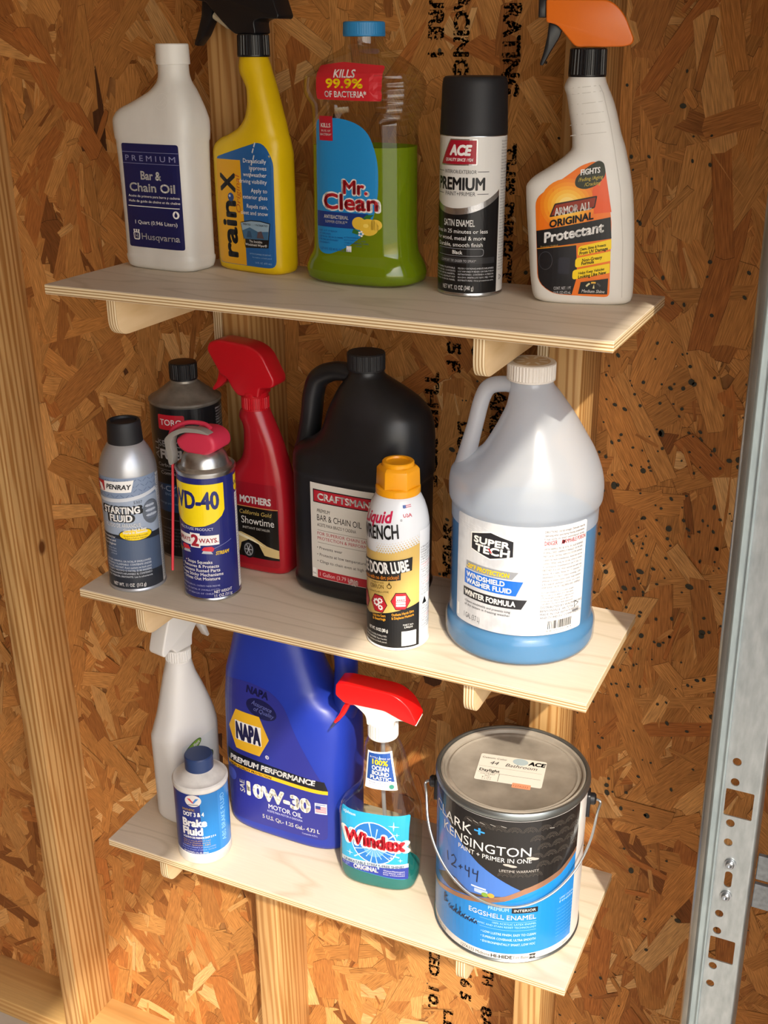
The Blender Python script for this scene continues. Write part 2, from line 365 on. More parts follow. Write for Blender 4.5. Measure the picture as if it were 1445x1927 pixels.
# mill stamp, read top to bottom, and ink spatter
INK = mat('stamp ink', '#14110F', .8); N = INK.node_tree; b = N.nodes['Principled BSDF']; out = N.nodes['Material Output']
tc = node(INK, 'ShaderNodeTexCoord'); nz = node(INK, 'ShaderNodeTexNoise'); nz.inputs['Scale'].default_value = 330; nz.inputs['Detail'].default_value = 3
rp = node(INK, 'ShaderNodeValToRGB'); rp.color_ramp.elements[0].position, rp.color_ramp.elements[1].position = .48, .56
tr = node(INK, 'ShaderNodeBsdfTransparent'); mxs = node(INK, 'ShaderNodeMixShader')
N.links.new(tc.outputs['Object'], nz.inputs[0]); N.links.new(nz.outputs[0], rp.inputs[0]); N.links.new(rp.outputs[0], mxs.inputs[0]); N.links.new(b.outputs[0], mxs.inputs[1]); N.links.new(tr.outputs[0], mxs.inputs[2]); N.links.new(mxs.outputs[0], out.inputs[0])
DOT = mat('ink spatter', '#38352A', .8)
wallprint = Print(WALL, lambda u, v, off: Vector((u, -3.1 - off * .3, v)) * .001, name='ink_spatter', dice=400)
for t, x, z, h, w in (('EXPOSURE 1', 43, 441, 17, 152), ('SIZED FOR SPACING', 73, 421, 17, 250), ('STRENGTH RATING', 130, 401, 19, 230), ('THIS DIRECTION', 130, 150, 19, 200), ('PANEL AXIS', 130, -70, 19, 150), ('MILL 15', 72, 106, 17, 110), ('F', 72, 84, 17, 12), ('PS 2-10', 104, 104, 17, 110),
        ('THIS SIDE', 44, -70, 17, 150), ('DOWN', 88, -60, 17, 80), ('RATED', 30, -330, 17, 90), ('SHEATHING', 72, -290, 18, 170), ('SPAN 24/16', 108, -270, 17, 160), ('SIZED', 62, -878, 16, 76), ('10.', 62, -945, 16, 42), ('LES', 88, -1000, 15, 60), ('24/16 5', 114, -905, 17, 100), ('7/16 TH', 149, -862, 16, 90), ('8A', 149, -950, 16, 44)):
    wallprint.text(t, x, z, h, INK, w=w, al='R', rot=-90, bold=.045, res=2)
for i in range(1500):
    x = rnd.triangular(40, 540, 350); z = rnd.uniform(-900, 470)
    if rnd.random() > .14 + .86 * max(0, 1 - abs(z + 90) / 380) ** 1.3: continue
    r = rnd.uniform(1.0, 2.3) if rnd.random() < .88 else rnd.uniform(2.4, 3.8)
    wallprint.ell(x, z, r, r * rnd.uniform(.8, 1.6), DOT, layer=0, n=8, rot=rnd.uniform(0, 90))
wallprint.build()
# ================================================================ shelves
def birch(name, axis):
    """rotary-cut birch face: pale, with thin darker growth lines that wander"""
    m = mat(name, '#DFCFB8', .5); N = m.node_tree; b = N.nodes['Principled BSDF']; tc = node(m, 'ShaderNodeTexCoord'); mp = node(m, 'ShaderNodeMapping'); mp.inputs['Scale'].default_value = (2.2, 9, 9) if axis == 'x' else (9, 3, 9)
    oi = node(m, 'ShaderNodeObjectInfo'); vm = node(m, 'ShaderNodeVectorMath', operation='ADD'); N.links.new(oi.outputs['Location'], vm.inputs[1])
    nz = node(m, 'ShaderNodeTexNoise'); nz.inputs['Scale'].default_value = 1.6; nz.inputs['Detail'].default_value = 1.5; ml = node(m, 'ShaderNodeMath', operation='MULTIPLY'); ml.inputs[1].default_value = 6; pp = node(m, 'ShaderNodeMath', operation='PINGPONG'); pp.inputs[1].default_value = .5
    rp = node(m, 'ShaderNodeValToRGB'); e = rp.color_ramp.elements; e[0].position, e[1].position = .0, .16; e[0].color = (*srgb('#D3C2A8'), 1); e[1].color = (*srgb('#E2D2BB'), 1)
    fn = node(m, 'ShaderNodeTexNoise'); fn.inputs['Scale'].default_value = 1; fn.inputs['Detail'].default_value = 3; m2 = node(m, 'ShaderNodeMapping'); m2.inputs['Scale'].default_value = (25, 420, 25) if axis == 'x' else (420, 25, 25)
    mx = node(m, 'ShaderNodeMix', data_type='RGBA', blend_type='MULTIPLY'); mx.inputs[0].default_value = .16
    for a_, b_ in ((tc.outputs['Object'], vm.inputs[0]), (vm.outputs[0], mp.inputs[0]), (mp.outputs[0], nz.inputs[0]), (nz.outputs[0], ml.inputs[0]), (ml.outputs[0], pp.inputs[0]), (pp.outputs[0], rp.inputs[0]), (tc.outputs['Object'], m2.inputs[0]), (m2.outputs[0], fn.inputs[0]), (rp.outputs[0], mx.inputs[6]), (fn.outputs[0], mx.inputs[7]), (mx.outputs[2], b.inputs['Base Color'])): N.links.new(a_, b_)
    return m
PLYF = birch('birch plywood face', 'x'); PLYB = noisy('plywood bracket face', '#D6B98F', '#C8A87A', .55, (9, 14, 60), (.35, .75))
def plystripe(name, axis, t, n):
    m = mat(name, '#D8BE94', .6); N = m.node_tree; b = N.nodes['Principled BSDF']; tc = node(m, 'ShaderNodeTexCoord'); sp = node(m, 'ShaderNodeSeparateXYZ')
    ml = node(m, 'ShaderNodeMath', operation='MULTIPLY'); ml.inputs[1].default_value = n / t; fr = node(m, 'ShaderNodeMath', operation='PINGPONG'); fr.inputs[1].default_value = 1
    rp = node(m, 'ShaderNodeValToRGB'); e = rp.color_ramp.elements; e[0].color = (*srgb('#A98555'), 1); e[1].color = (*srgb('#E6D2AC'), 1); e[0].position, e[1].position = .34, .52
    nz = node(m, 'ShaderNodeTexNoise'); nz.inputs['Scale'].default_value = 14; ad = node(m, 'ShaderNodeMath', operation='MULTIPLY_ADD'); ad.inputs[1].default_value = .35
    N.links.new(tc.outputs['Object'], sp.inputs[0]); N.links.new(tc.outputs['Object'], nz.inputs[0]); N.links.new(sp.outputs[axis], ml.inputs[0]); N.links.new(nz.outputs[0], ad.inputs[0]); N.links.new(ml.outputs[0], ad.inputs[2]); N.links.new(ad.outputs[0], fr.inputs[0]); N.links.new(fr.outputs[0], rp.inputs[0]); N.links.new(rp.outputs[0], b.inputs['Base Color'])
    return m
PLYZ = plystripe('plywood edge, flat', 2, .0105, 7); PLYX = plystripe('plywood edge, upright', 0, .0127, 8)
SX0, SX1, SY0, SY1, ST = -.2796, .3440, -.3006, -.0900, .0105
SZ = (.2145, -.1509, -.5199)
for i, (z, lab) in enumerate(zip(SZ, ('topmost plywood wall shelf, under the yellow spray bottle and the green cleaner', 'middle plywood wall shelf, under the two gallon jugs and the lubricant cans', 'lowest plywood wall shelf, under the paint can and the blue motor oil jug'))):
    sh = empty('wall_shelf', ((SX0 + SX1) / 2, SY1, z), 0, lab, 'shelf', 'plywood shelves on the studs')
    hx = (SX1 - SX0) / 2
    bm = bmesh.new(); box(bm, -hx, hx, SY0 - SY1, 0, -ST, 0); bevel(bm, .0006, 1)
    bm.normal_update()
    for f in bm.faces: f.material_index = 0 if abs(f.normal.z) > .5 else 1
    obj('shelf_board', bm, [PLYF, PLYZ], sh, smooth=False)
    for bx in (XB, XC):
        poly = rpoly([(-202, -ST * 1000, 3), (84, -ST * 1000, 2), (84, -115, 4), (1, -115, 6), (1, -51.5, 14), (-202, -51.5, 22)], 3, 6)
        bm = prism(poly, 6.2, .8, 2, axis='x')
        for f in bm.faces: f.material_index = 0 if abs(f.normal.x) > .7 else 1
        bm.normal_update()
        for f in bm.faces: f.material_index = 0 if abs(f.normal.x) > .7 else 1
        o = obj('bracket', bm, [PLYB, PLYX], sh); o.location = (bx - .0065 - (SX0 + SX1) / 2, 0, 0)
# ================================================================ roll-up door track
GALV = noisy('galvanised steel', '#B9BFC2', '#9CA3A6', .38, (140, 140, 40), (.3, .75), metal=.85); ZINC = mat('zinc bolt', '#A9ADB2', .35, 1)
TR = empty('door_track', (.478, -.285, FLOOR_Z), 0, 'galvanised steel roll-up door track with square cut-outs and bolts', 'door track')
def TX(x, z): return ((.568 + (x - .568) * .92 - .478) * 1000, (.4529 + (z - .4529) * .92 - FLOOR_Z) * 1000)
lean = lambda v: setattr(v.co, 'x', v.co.x - .016 * (v.co.z - .85))
HT = 2150
def sheet(name, pts, t, mats):
    """thin sheet-metal section (x,y mm polyline) standing upright"""
    bm = bmesh.new(); n = len(pts); A, B = [], []
    for i in range(n):
        p = Vector(pts[i]); a = Vector(pts[max(i - 1, 0)]); b = Vector(pts[min(i + 1, n - 1)]); d = (b - a).normalized(); q = Vector((-d.y, d.x)) * t
        A.append(p); B.append(p + q)
    loop = A + B[::-1]; zs = [0, HT * .25, HT * .5, HT * .75, HT]
    rings(bm, [[Vector((p.x, p.y, z)) * .001 for p in loop] for z in zs])
    for v in bm.verts: lean(v)
    return obj(name, bm, mats, TR, sharp=50)
ROLL = noisy('rolled galvanised edge', '#97948E', '#7F7C78', .3, (120, 120, 20), (.3, .75), metal=.85); STRIP = noisy('blue-grey galvanised strip', '#A9B6B9', '#98A5A9', .45, (120, 120, 40), (.3, .75), metal=.7)  # rolled edge darker and browner: a brownish reflection put into its colour
sheet('rolled_edge', [(-3, 26), (-12, 14), (-12.4, 4), (-11, -4), (-8, -8), (-4, -8.4), (-2.2, -6), (-1.8, -3)], 1.4, ROLL); sheet('inner_strip', [(-1.9, -2.8), (4.6, -2.8), (5.2, -6), (6.2, -6), (6.6, -1)], 1.4, STRIP)
def web():
    """flat web with its punched holes as real openings"""
    X0, X1, T_ = 6.3, 39.2, 1.5; cells = []
    for q in ((.4837, -.2418), (.4844, -.2670), (.4853, -.3193), (.4858, -.3443), (.4867, -.4412), (.4869, -.4652), (.4876, -.5158), (.4874, -.5418)):
        x, z = TX(*q); cells.append((z - 8, z + 8, [(x + 16 * (z / 1000 - .85) + 4.2 * math.cos(t * math.pi / 8), z + 4.5 * math.sin(t * math.pi / 8)) for t in range(16)]))
    for q in ((.4755, -.2765, .5060, -.3105), (.4797, -.4745, .5085, -.5070)):
        (x0, z1), (x1, z0) = TX(q[0], q[1]), TX(q[2], q[3]); d = 16 * (z0 / 1000 - .85); L4 = rpoly([(x1 + d, z0), (x1 + d, z1), (x0 + d + 1.4, z1), (x0 + d + 1.4, z0)], 1.5, 3); cells.append((z0 - 3, z1 + 3, L4))
    x, z = TX(.4911, -.3925); x += 16 * (z / 1000 - .85); cells.append((z - 14, z + 14, [(x + 3.8 * math.cos(t * math.pi / 8), z + (6 if t < 8 else -6) + 3.8 * math.sin(t * math.pi / 8)) for t in range(16)]))
    cells.sort(); cells = [list(c) for c in cells]
    for a, b_ in zip(cells, cells[1:]):
        if a[1] > b_[0]: a[1] = b_[0] = (a[1] + b_[0]) / 2
    bm = bmesh.new(); P = lambda x, z: bm.verts.new((x * .001, 0, z * .001))
    def quad(z0, z1): bm.faces.new([P(X0, z0), P(X1, z0), P(X1, z1), P(X0, z1)])
    z = 0
    for z0, z1, H in cells:
        if z0 - z > .01: quad(z, z0)
        cx, cz = sum(p[0] for p in H) / len(H), sum(p[1] for p in H) / len(H); O = []
        for p in H:
            dx, dz = p[0] - cx, p[1] - cz
            k = min(((X1 if dx > 0 else X0) - cx) / dx if abs(dx) > 1e-6 else 1e9, ((z1 if dz > 0 else z0) - cz) / dz if abs(dz) > 1e-6 else 1e9); O.append([cx + dx * k, cz + dz * k])
        for X, Z_ in ((X0, z0), (X0, z1), (X1, z0), (X1, z1)):
            i = min(range(len(O)), key=lambda i: (O[i][0] - X) ** 2 + (O[i][1] - Z_) ** 2); O[i] = [X, Z_]
        vi = [P(*p) for p in H]; vo = [P(*p) for p in O]; n = len(H)
        for i in range(n): bm.faces.new((vi[i], vo[i], vo[(i + 1) % n], vi[(i + 1) % n]))
        z = z1
    quad(z, HT); bmesh.ops.remove_doubles(bm, verts=bm.verts[:], dist=1e-6)
    r = bmesh.ops.extrude_face_region(bm, geom=bm.faces[:])
    for g in r['geom']:
        if isinstance(g, bmesh.types.BMVert): g.co.y += .001 * T_
    bmesh.ops.recalc_face_normals(bm, faces=bm.faces[:])
    for v in bm.verts: lean(v)
    return obj('slotted_web', bm, GALV, TR, sharp=30)
web()
sheet('rear_flange', [(38.8, 0), (40.4, .2), (41.6, 1.6), (42, 4), (42, 44)], 1.4, GALV)
for q in ((.4910, -.3709), (.4912, -.4143)):
    x, z = TX(*q); bm = bmesh.new(); lathe([(5.6, 0), (5.6, 1.2), (4.2, 1.4), (4.0, 3.6), (3.2, 4.3), (2.2, 4.3), (2.0, 2.6)], 20, bm=bm); o = obj('bolt', bm, ZINC, TR); o.rotation_euler = (math.radians(90), 0, 0); o.location = (x * .001, -.0005, z * .001)
GALV2 = noisy('weathered galvanised steel', '#9A9FA2', '#85898B', .55, (200, 200, 200), metal=.7)
for z0, z1 in ((-.3566, -.3878), (-.3943, -.4257)):
    bm = bmesh.new(); a, b_ = TX(.5, z1)[1], TX(.5, z0)[1]; box(bm, .044, FX - .482, .006, .012, a * .001, b_ * .001); bevel(bm, .0008, 1); obj('crossbar', bm, GALV2, TR)
# ================================================================ bottles and cans
def plastic(name, c, rough=.35, sss=0):
    m = mat(name, c, rough)
    if sss:
        b = m.node_tree.nodes['Principled BSDF']; b.inputs['Subsurface Weight'].default_value = sss; b.inputs['Subsurface Radius'].default_value = (.004, .004, .004)
    return m
def clear(name, tint=(1, 1, 1), gloss=.06, milk=0, milkcol=(1, 1, 1)):
    """thin clear or milky plastic wall: see-through with a fresnel sheen"""
    m = bpy.data.materials.new(name); m.use_nodes = True; N = m.node_tree; out = N.nodes['Material Output']; N.nodes.remove(N.nodes['Principled BSDF'])
    t = node(m, 'ShaderNodeBsdfTransparent'); t.inputs[0].default_value = (*tint, 1); g = node(m, 'ShaderNodeBsdfGlossy'); g.inputs['Roughness'].default_value = gloss
    lw = node(m, 'ShaderNodeLayerWeight'); pw = node(m, 'ShaderNodeMath', operation='POWER'); pw.inputs[1].default_value = 3.2; f = node(m, 'ShaderNodeMath', operation='MULTIPLY_ADD'); f.inputs[1].default_value = .55; f.inputs[2].default_value = .055; N.links.new(lw.outputs['Facing'], pw.inputs[0]); N.links.new(pw.outputs[0], f.inputs[0]); mx = node(m, 'ShaderNodeMixShader'); last = t.outputs[0]
    if milk:
        d = node(m, 'ShaderNodeBsdfDiffuse'); d.inputs[0].default_value = (*milkcol, 1); tl = node(m, 'ShaderNodeBsdfTranslucent'); tl.inputs[0].default_value = (*milkcol, 1)
        a = node(m, 'ShaderNodeMixShader'); a.inputs[0].default_value = .5; N.links.new(d.outputs[0], a.inputs[1]); N.links.new(tl.outputs[0], a.inputs[2])
        c = node(m, 'ShaderNodeMixShader'); c.inputs[0].default_value = milk; N.links.new(last, c.inputs[1]); N.links.new(a.outputs[0], c.inputs[2]); last = c.outputs[0]
    N.links.new(f.outputs[0], mx.inputs[0]); N.links.new(last, mx.inputs[1]); N.links.new(g.outputs[0], mx.inputs[2]); N.links.new(mx.outputs[0], out.inputs[0]); return m
def liquid(name, col, clearness=.5):
    m = bpy.data.materials.new(name); m.use_nodes = True; N = m.node_tree; out = N.nodes['Material Output']; N.nodes.remove(N.nodes['Principled BSDF']); c = (*srgb(col), 1)
    t = node(m, 'ShaderNodeBsdfTransparent'); t.inputs[0].default_value = c; tl = node(m, 'ShaderNodeBsdfTranslucent'); tl.inputs[0].default_value = c; d = node(m, 'ShaderNodeBsdfDiffuse'); d.inputs[0].default_value = c
    a = node(m, 'ShaderNodeMixShader'); a.inputs[0].default_value = .45; N.links.new(d.outputs[0], a.inputs[1]); N.links.new(tl.outputs[0], a.inputs[2])
    x = node(m, 'ShaderNodeMixShader'); x.inputs[0].default_value = clearness; N.links.new(a.outputs[0], x.inputs[1]); N.links.new(t.outputs[0], x.inputs[2]); N.links.new(x.outputs[0], out.inputs[0]); return m
PBLK = plastic('black plastic', '#17171A', .32); PBLKM = plastic('matt black plastic', '#1B1B1E', .55)
TIN = mat('bare tin', '#C4C6C8', .3, 1); TIND = noisy('dull grey tin', '#8B857C', '#736C63', .42, (60, 60, 60), metal=.55)
def put(name, k, xy, yaw, label, cat): return empty(name, (xy[0], xy[1], SZ[k] + .0002), yaw, label, cat)
def ribcap(par, cx, r, z0, z1, m, name='cap', rib=36, d=.5, dome=1.2, r2=None):
    r2 = r2 or r
    return obj(name, lathe([(r * .97, z0), (r, z0 + .6), (r, z0 + 2), (r, z0 + 2.1), (r2, z1 - dome), (r2, z1 - dome + .01), (r2 - dome * .7, z1 - .15), (r2 - dome * 1.6, z1)], 144 if rib else 48, cx=cx, rib=(rib, d, z0 + 2.05, z1 - dome) if rib else None), m, par, sharp=32)
# ---------------------------------------------------------------- 1 white quart bottle, navy label
T = put('oil_bottle', 0, (-.213, -.155), -5, 'white quart bottle of bar and chain oil with navy label', 'bottle')
MW = noisy('white bottle plastic', '#DEDBD5', '#D2CEC7', .38, (30, 30, 14), (.4, .8))
B = obj('body', loft([(0, -46, 43, -25, 25, 4), (2.5, -50, 47, -28, 28, 4.5), (14, -52, 49, -29, 29, 5), (15.5, -51, 48, -28.4, 28.4, 5), (140, -54, 50, -28.6, 28.6, 5), (142, -55, 51, -29.2, 29.2, 5), (160, -56.5, 52, -29, 29, 5), (170, -52, 51, -28, 28, 4.2), (182, -27, 47.5, -25, 25, 3.4), (194, -4, 42.5, -21.5, 21.5, 2.7), (203, 2.6, 38.8, -18.5, 18.5, 2.1), (210, 3.6, 37.6, -17, 17, 2), (219, 4, 37.2, -16.6, 16.6, 2)], 72), MW, T, sharp=50)
ribcap(T, 20.6, 18.4, 219, 240, plastic('white cap', '#E4E1DB', .4), rib=0, r2=17.8)
NAVY = P_('#1B1F52', .3); L = Print(T, front(B), 2.5, base=.35)
L.rect(-38, 25, 41, 138, NAVY, 3); L.line([(-37.5, 129), (40.5, 129)], .5, P_('#7C7FA8')); L.line([(-37.5, 117), (40.5, 117)], .5, P_('#7C7FA8'))
L.text('P R E M I U M', 2, 119.7, 6, P_('#8B8DB4'), w=70); L.text('Bar &', 2, 100, 9, WHT, bold=.022); L.text('Chain Oil', 2, 87, 9, WHT, w=64, bold=.022)
L.text('Aceite de primera para barra y cadena', 3, 80.5, 2.7, WHT, w=72); L.text('Huile de guide de chaîne et de chaîne', 3, 75, 2.7, WHT, w=72)
L.line([(-35, 70.5), (38, 70.5)], .9, WHT); L.text('1 Quart (0.946 Liters)', 4, 51, 4.2, WHT, w=60)
L.ell(33, 63.5, 4.2, 4.2, WHT, 1); L.poly([(33, 67.2), (35, 63.4), (34.6, 61.6), (33, 60.8), (31.4, 61.6), (31, 63.4)], NAVY, 2)
L.text('Husqvarna', 9, 34, 7, WHT, w=54, bold=.008)
L.poly(rpoly([(-30, 33), (-21, 33), (-20.4, 42), (-30.6, 42)], 2.5), WHT, 1); L.poly(rpoly([(-28.8, 34.4), (-22.2, 34.4), (-21.9, 40.8), (-29.1, 40.8)], 1.5), NAVY, 2); L.text('H', -25.5, 35.4, 4.6, WHT, bold=.02, layer=3)
for i in (-1, 0, 1): L.poly([(-26.3 + i * 3.4, 42), (-24.7 + i * 3.4, 42), (-24.2 + i * 3.4, 44.6), (-26.8 + i * 3.4, 44.6)], WHT, 1)
EMB = plastic('raised moulding', '#E2DFD9', .35); L.ring(22, 182, 8.5, 8.5, .5, EMB, 2); L.line([(17, 178), (19.5, 180), (25, 186.5), (28, 184), (22, 177.5)], .45, EMB, 2)
L.build()
# ---------------------------------------------------------------- 2 yellow trigger bottle
T = put('spray_bottle', 0, (-.115, -.130), -12, 'yellow rain repellent spray bottle with black trigger head', 'spray bottle')
YB = noisy('yellow bottle plastic', '#DDB80C', '#D2AC08', .36, (24, 24, 12), (.45, .8))
B = obj('body', loft([(0, -41, 47, -19, 19, 3.4), (2.5, -45, 51, -22, 22, 3.6), (10, -46, 52.5, -23, 23, 3.8), (128, -47.5, 51.5, -23, 23, 3.8), (135, -46, 51, -22.6, 22.6, 3.4), (142, -38, 50, -22, 22, 3.2), (149, -20, 47.5, -21, 21, 3), (156, -7, 45.5, -20, 20, 3), (168, 2.5, 42, -19, 19, 2.8), (182, 5.5, 38, -18, 18, 2.6), (194, 5, 34.5, -17.4, 17.4, 2.5), (204, -.5, 31.6, -17, 17, 2.4), (211, -5.5, 29.6, -16.8, 16.8, 2.3), (217, -7, 28, -16.6, 16.6, 2.2), (224, -6.2, 26, -16.2, 16.2, 2), (227, -5.5, 25, -15.4, 15.4, 2)], 72), YB, T, sharp=55)
SPOT = P_('#A58A10'); 
ribcap(T, 9.5, 17.6, 226.5, 249, PBLK, 'collar', rib=30, d=.8, r2=17)
bm = prism(rpoly([(-5, 249), (24, 249), (22, 261), (32, 264), (55, 263), (57, 266), (47, 290), (40, 303), (-30, 306), (-74, 300), (-74, 285), (-46, 281), (-24, 262), (-12, 253)], 3), 12.5, 3.2, 3); obj('spray_head', bm, PBLK, T)
obj('trigger', prism(rpoly([(-58, 283), (-42, 281), (-47, 262), (-58, 247), (-70, 237), (-74, 239), (-66, 254), (-60, 268)], 2), 6, 1.5, 2), PBLK, T)
obj('piston', tube([(-44, 0, 268), (-24, 0, 258)], 4.5, 12), plastic('ivory plastic', '#C9BFA4', .5), T)
L = Print(T, front(B), 5); BLU = P_('#1E5C9B', .35); GLD = P_('#DCA211', .38)
L.poly(rpoly([(-33, 124, 3), (-38, 8, 8), (47, 8, 8), (47, 126, 12), (34, 143, 10)], 4), BLU, 0); L.poly(rpoly([(-33.5, 122, .5), (-37.5, 8.5, 8), (7, 8.5, .5), (4, 122, .5)], 1), GLD, 1)
L.text('rain', -6, 17, 22, P_('#17171C'), w=60, al='L', rot=90, bold=.035); L.text('X', -6, 88, 22, P_('#17171C'), w=19, al='L', rot=90, bold=.035); L.ell(-12.5, 82, 4.6, 4.6, P_('#1C3F7A', .2), 3); L.ell(-14, 83.2, 1.4, 1.4, P_('#AFC6E6'), 4)
L.text('Original', 1.5, 65, 6.5, P_('#B5541C'), w=40, al='L', rot=90, shear=.25)
L.lines(['Dramatically', 'improves', 'wet weather', 'driving visibility'], 40, 120, 4.4, 7.2, WHT, al='R'); L.lines(['Apply to', 'exterior glass'], 40, 89, 4.4, 7.2, WHT, al='R'); L.lines(['Repels rain,', 'sleet and snow'], 40, 72, 4.4, 7.2, WHT, al='R')
L.poly([(0, 56), (16, 59), (30, 59), (42, 57), (39, 30), (6, 28)], BLK, 1); L.poly([(1, 55), (16, 58), (30, 58), (41, 56.2), (38.8, 39), (4.6, 38)], P_('#8FA9BC'), 2); L.poly([(3, 47), (14, 51), (26, 47), (39.8, 48), (38.8, 39), (4.6, 38)], P_('#3B6486'), 3); L.poly([(24, 40), (26, 47), (31, 48), (34, 40)], P_('#54464A'), 4); L.poly([(9, 40), (11, 47), (15, 47), (17, 40)], P_('#2A4C6C'), 4)
L.text('TREATED', 10, 53, 2.1, BLK, layer=5); L.text('UNTREATED', 31, 53.2, 2.1, BLK, layer=5); L.text('The Invisible', 22, 34.8, 2.6, WHT, layer=4); L.text('Windshield Wiper®', 22, 31, 2.6, WHT, layer=4)
L.text('CAUTION: FLAMMABLE. EYE IRRITANT.', 42, 21.5, 1.6, P_('#9CB8D4'), al='R', w=30); L.text('See cautions on back panel', 42, 18, 1.5, P_('#9CB8D4'), al='R', w=26); L.text('16 FL OZ  (473 mL)', 42, 12, 1.9, P_('#9CB8D4'), al='R')
for a, b_ in ((24, 137), (22, 131), (23, 124), (20, 118), (19, 111), (17, 105)): L.poly([(a, b_), (a + 1.6, b_ + 4.4), (a + 3, b_ + 4), (a + 1.4, b_ - 1)], P_('#C9CDD0'), 6)
L.build()
# ---------------------------------------------------------------- 3 clear bottle, green cleaner
T = put('cleaner_bottle', 0, (.030, -.137), -3, 'clear bottle of green all-purpose cleaner with blue cap', 'bottle')
CL = [(0, -60, 57, -37, 37, 2.6), (4, -67, 64, -42, 42, 2.7), (12, -69, 66, -43.5, 43.5, 2.7), (22, -66.5, 63, -42, 42, 2.7), (34, -61, 57, -38, 38, 2.7), (60, -60, 55, -37, 37, 2.7), (140, -59, 54.5, -37, 37, 2.7), (160, -58.5, 54, -37, 37, 2.7), (178, -59.5, 60, -38, 38, 2.6), (188, -66, 62, -39.5, 39.5, 2.6), (196, -68.5, 63, -40.5, 40.5, 2.6), (208, -68, 61, -40, 40, 2.5), (216, -59, 53, -36, 36, 2.4), (228, -40, 35, -29, 29, 2.2), (236, -25, 20, -21, 21, 2), (239, -22.5, 17.5, -20, 20, 2), (246, -22, 17, -19.6, 19.6, 2)]
def grip(v):
    z = v.co.z * 1000
    if v.co.x > .030 and 165 < z < 212: v.co.x += .0011 * math.sin(z * .9); v.co.y *= 1 - .05 * abs(math.sin(z * .45))
PET = clear('clear bottle plastic', (.93, .94, .92), .05)
B = obj('body', loft(CL, 72, fn=grip, step=2), PET, T, sharp=60)
obj('cleaner_liquid', loft(CL, 72, inset=1.4, zmax=141, step=4), liquid('green cleaner', '#B6D224', .4), T, sharp=60)['label'] = 'yellow-green liquid filling the lower half'
ribcap(T, -2.5, 21.6, 246, 260, plastic('blue cap', '#2E86C0', .4), rib=60, d=.25, r2=21.2)
L = Print(T, front(B), 4, base=.5); LB = P_('#1E86C6', .35); DB = P_('#17367E', .35)
L.poly(rpoly([(-43, 168, 8), (-44, 52, 2), (-42, 34, 12), (-28, 31, 12), (-2, 41, 20), (24, 62, 20), (31, 96, 10), (31, 130, 16), (20, 160, 24), (-8, 170, 20)], 8, 6), LB, 0)
L.rect(-38, 147, -20, 171, P_('#B2182C'), 0, 1); L.text('KILLS', -29, 160, 4, WHT, bold=.02); L.text('99.9% OF', -29, 155.5, 2.2, WHT, bold=.02); L.text('BACTERIA*', -29, 152, 2.1, WHT, bold=.02)
L.cut('brand_name'); L.text('Mr.', 6, 95, 14, WHT, bold=.075, layer=3, w=29); L.text('Clean', -1, 79, 16, WHT, bold=.075, layer=3, w=66); L.text('Mr.', 6, 95.4, 13.4, P_('#B5202B'), bold=.03, layer=4, w=27); L.text('Clean', -1, 79.4, 15.2, P_('#B5202B'), bold=.03, layer=4, w=63)
L.cut('small_print')
L.poly([(-43.5, 76), (20, 76), (27, 66), (26, 60), (-43.6, 60)], DB, 1); L.text('ANTIBACTERIAL', -18, 69, 3.6, WHT, w=31, bold=.02); L.text('SUMMER CITRUS™', -18, 64.3, 2.8, WHT, w=28, bold=.01)
for a, b_, c_ in ((10, 66, 8), (21, 62.5, 10.5), (28, 65, 7)): L.ell(a, b_, c_, c_ * .82, P_('#E2B93A'), 3 + (a > 15))
L.ell(18, 64, 3, 2, P_('#F0D060'), 5); L.poly([(14, 71), (19, 75), (27, 75.5), (22, 71)], P_('#2E6B2C'), 5); L.poly([(2, 56), (4, 60.5), (10, 58), (9, 54.5)], P_('#2E6B2C'), 5)
for k in range(5): L.ell(12.5 + 2.2 * math.cos(k * 1.257), 55.5 + 2.2 * math.sin(k * 1.257), 1.3, 1.0, WHT, 6, 10)
L.lines(['KEEP OUT OF REACH', 'OF CHILDREN', 'CAUTION: SEE BACK PANEL', 'FOR PRECAUTIONARY', 'STATEMENTS'], -41, 55, 1.8, 3.1, P_('#123E86'), al='L'); L.lines(['ACTIVE INGREDIENTS:', 'ALKYL DIMETHYL ..... 0.13%', 'OTHER INGREDIENTS .. 99.87%', 'TOTAL ............. 100.00%'], -8, 50, 1.5, 2.8, P_('#123E86'), al='L'); L.text('1 QT 8 FL OZ 40 FL OZ (1.18 L)', -40, 36, 2.4, P_('#123E86'), al='L', w=40); L.rect(-5, 36, 1, 42, WHT, 0, 1)
L.build(); L = Print(T, front(B), 4, name='sticker', base=.5)
L.poly(rpoly([(-38, 219), (-8, 222.5), (36, 219), (36, 186), (-38, 187)], 3), P_('#C4202A'), 1); L.text('KILLS', -4, 208, 7.5, WHT, bold=.018); L.text('99.9%', -4, 198.4, 8.4, YEL, w=42, bold=.03); L.text('OF BACTERIA*', -3, 189.5, 5.8, WHT, w=48, bold=.016)
L.build()
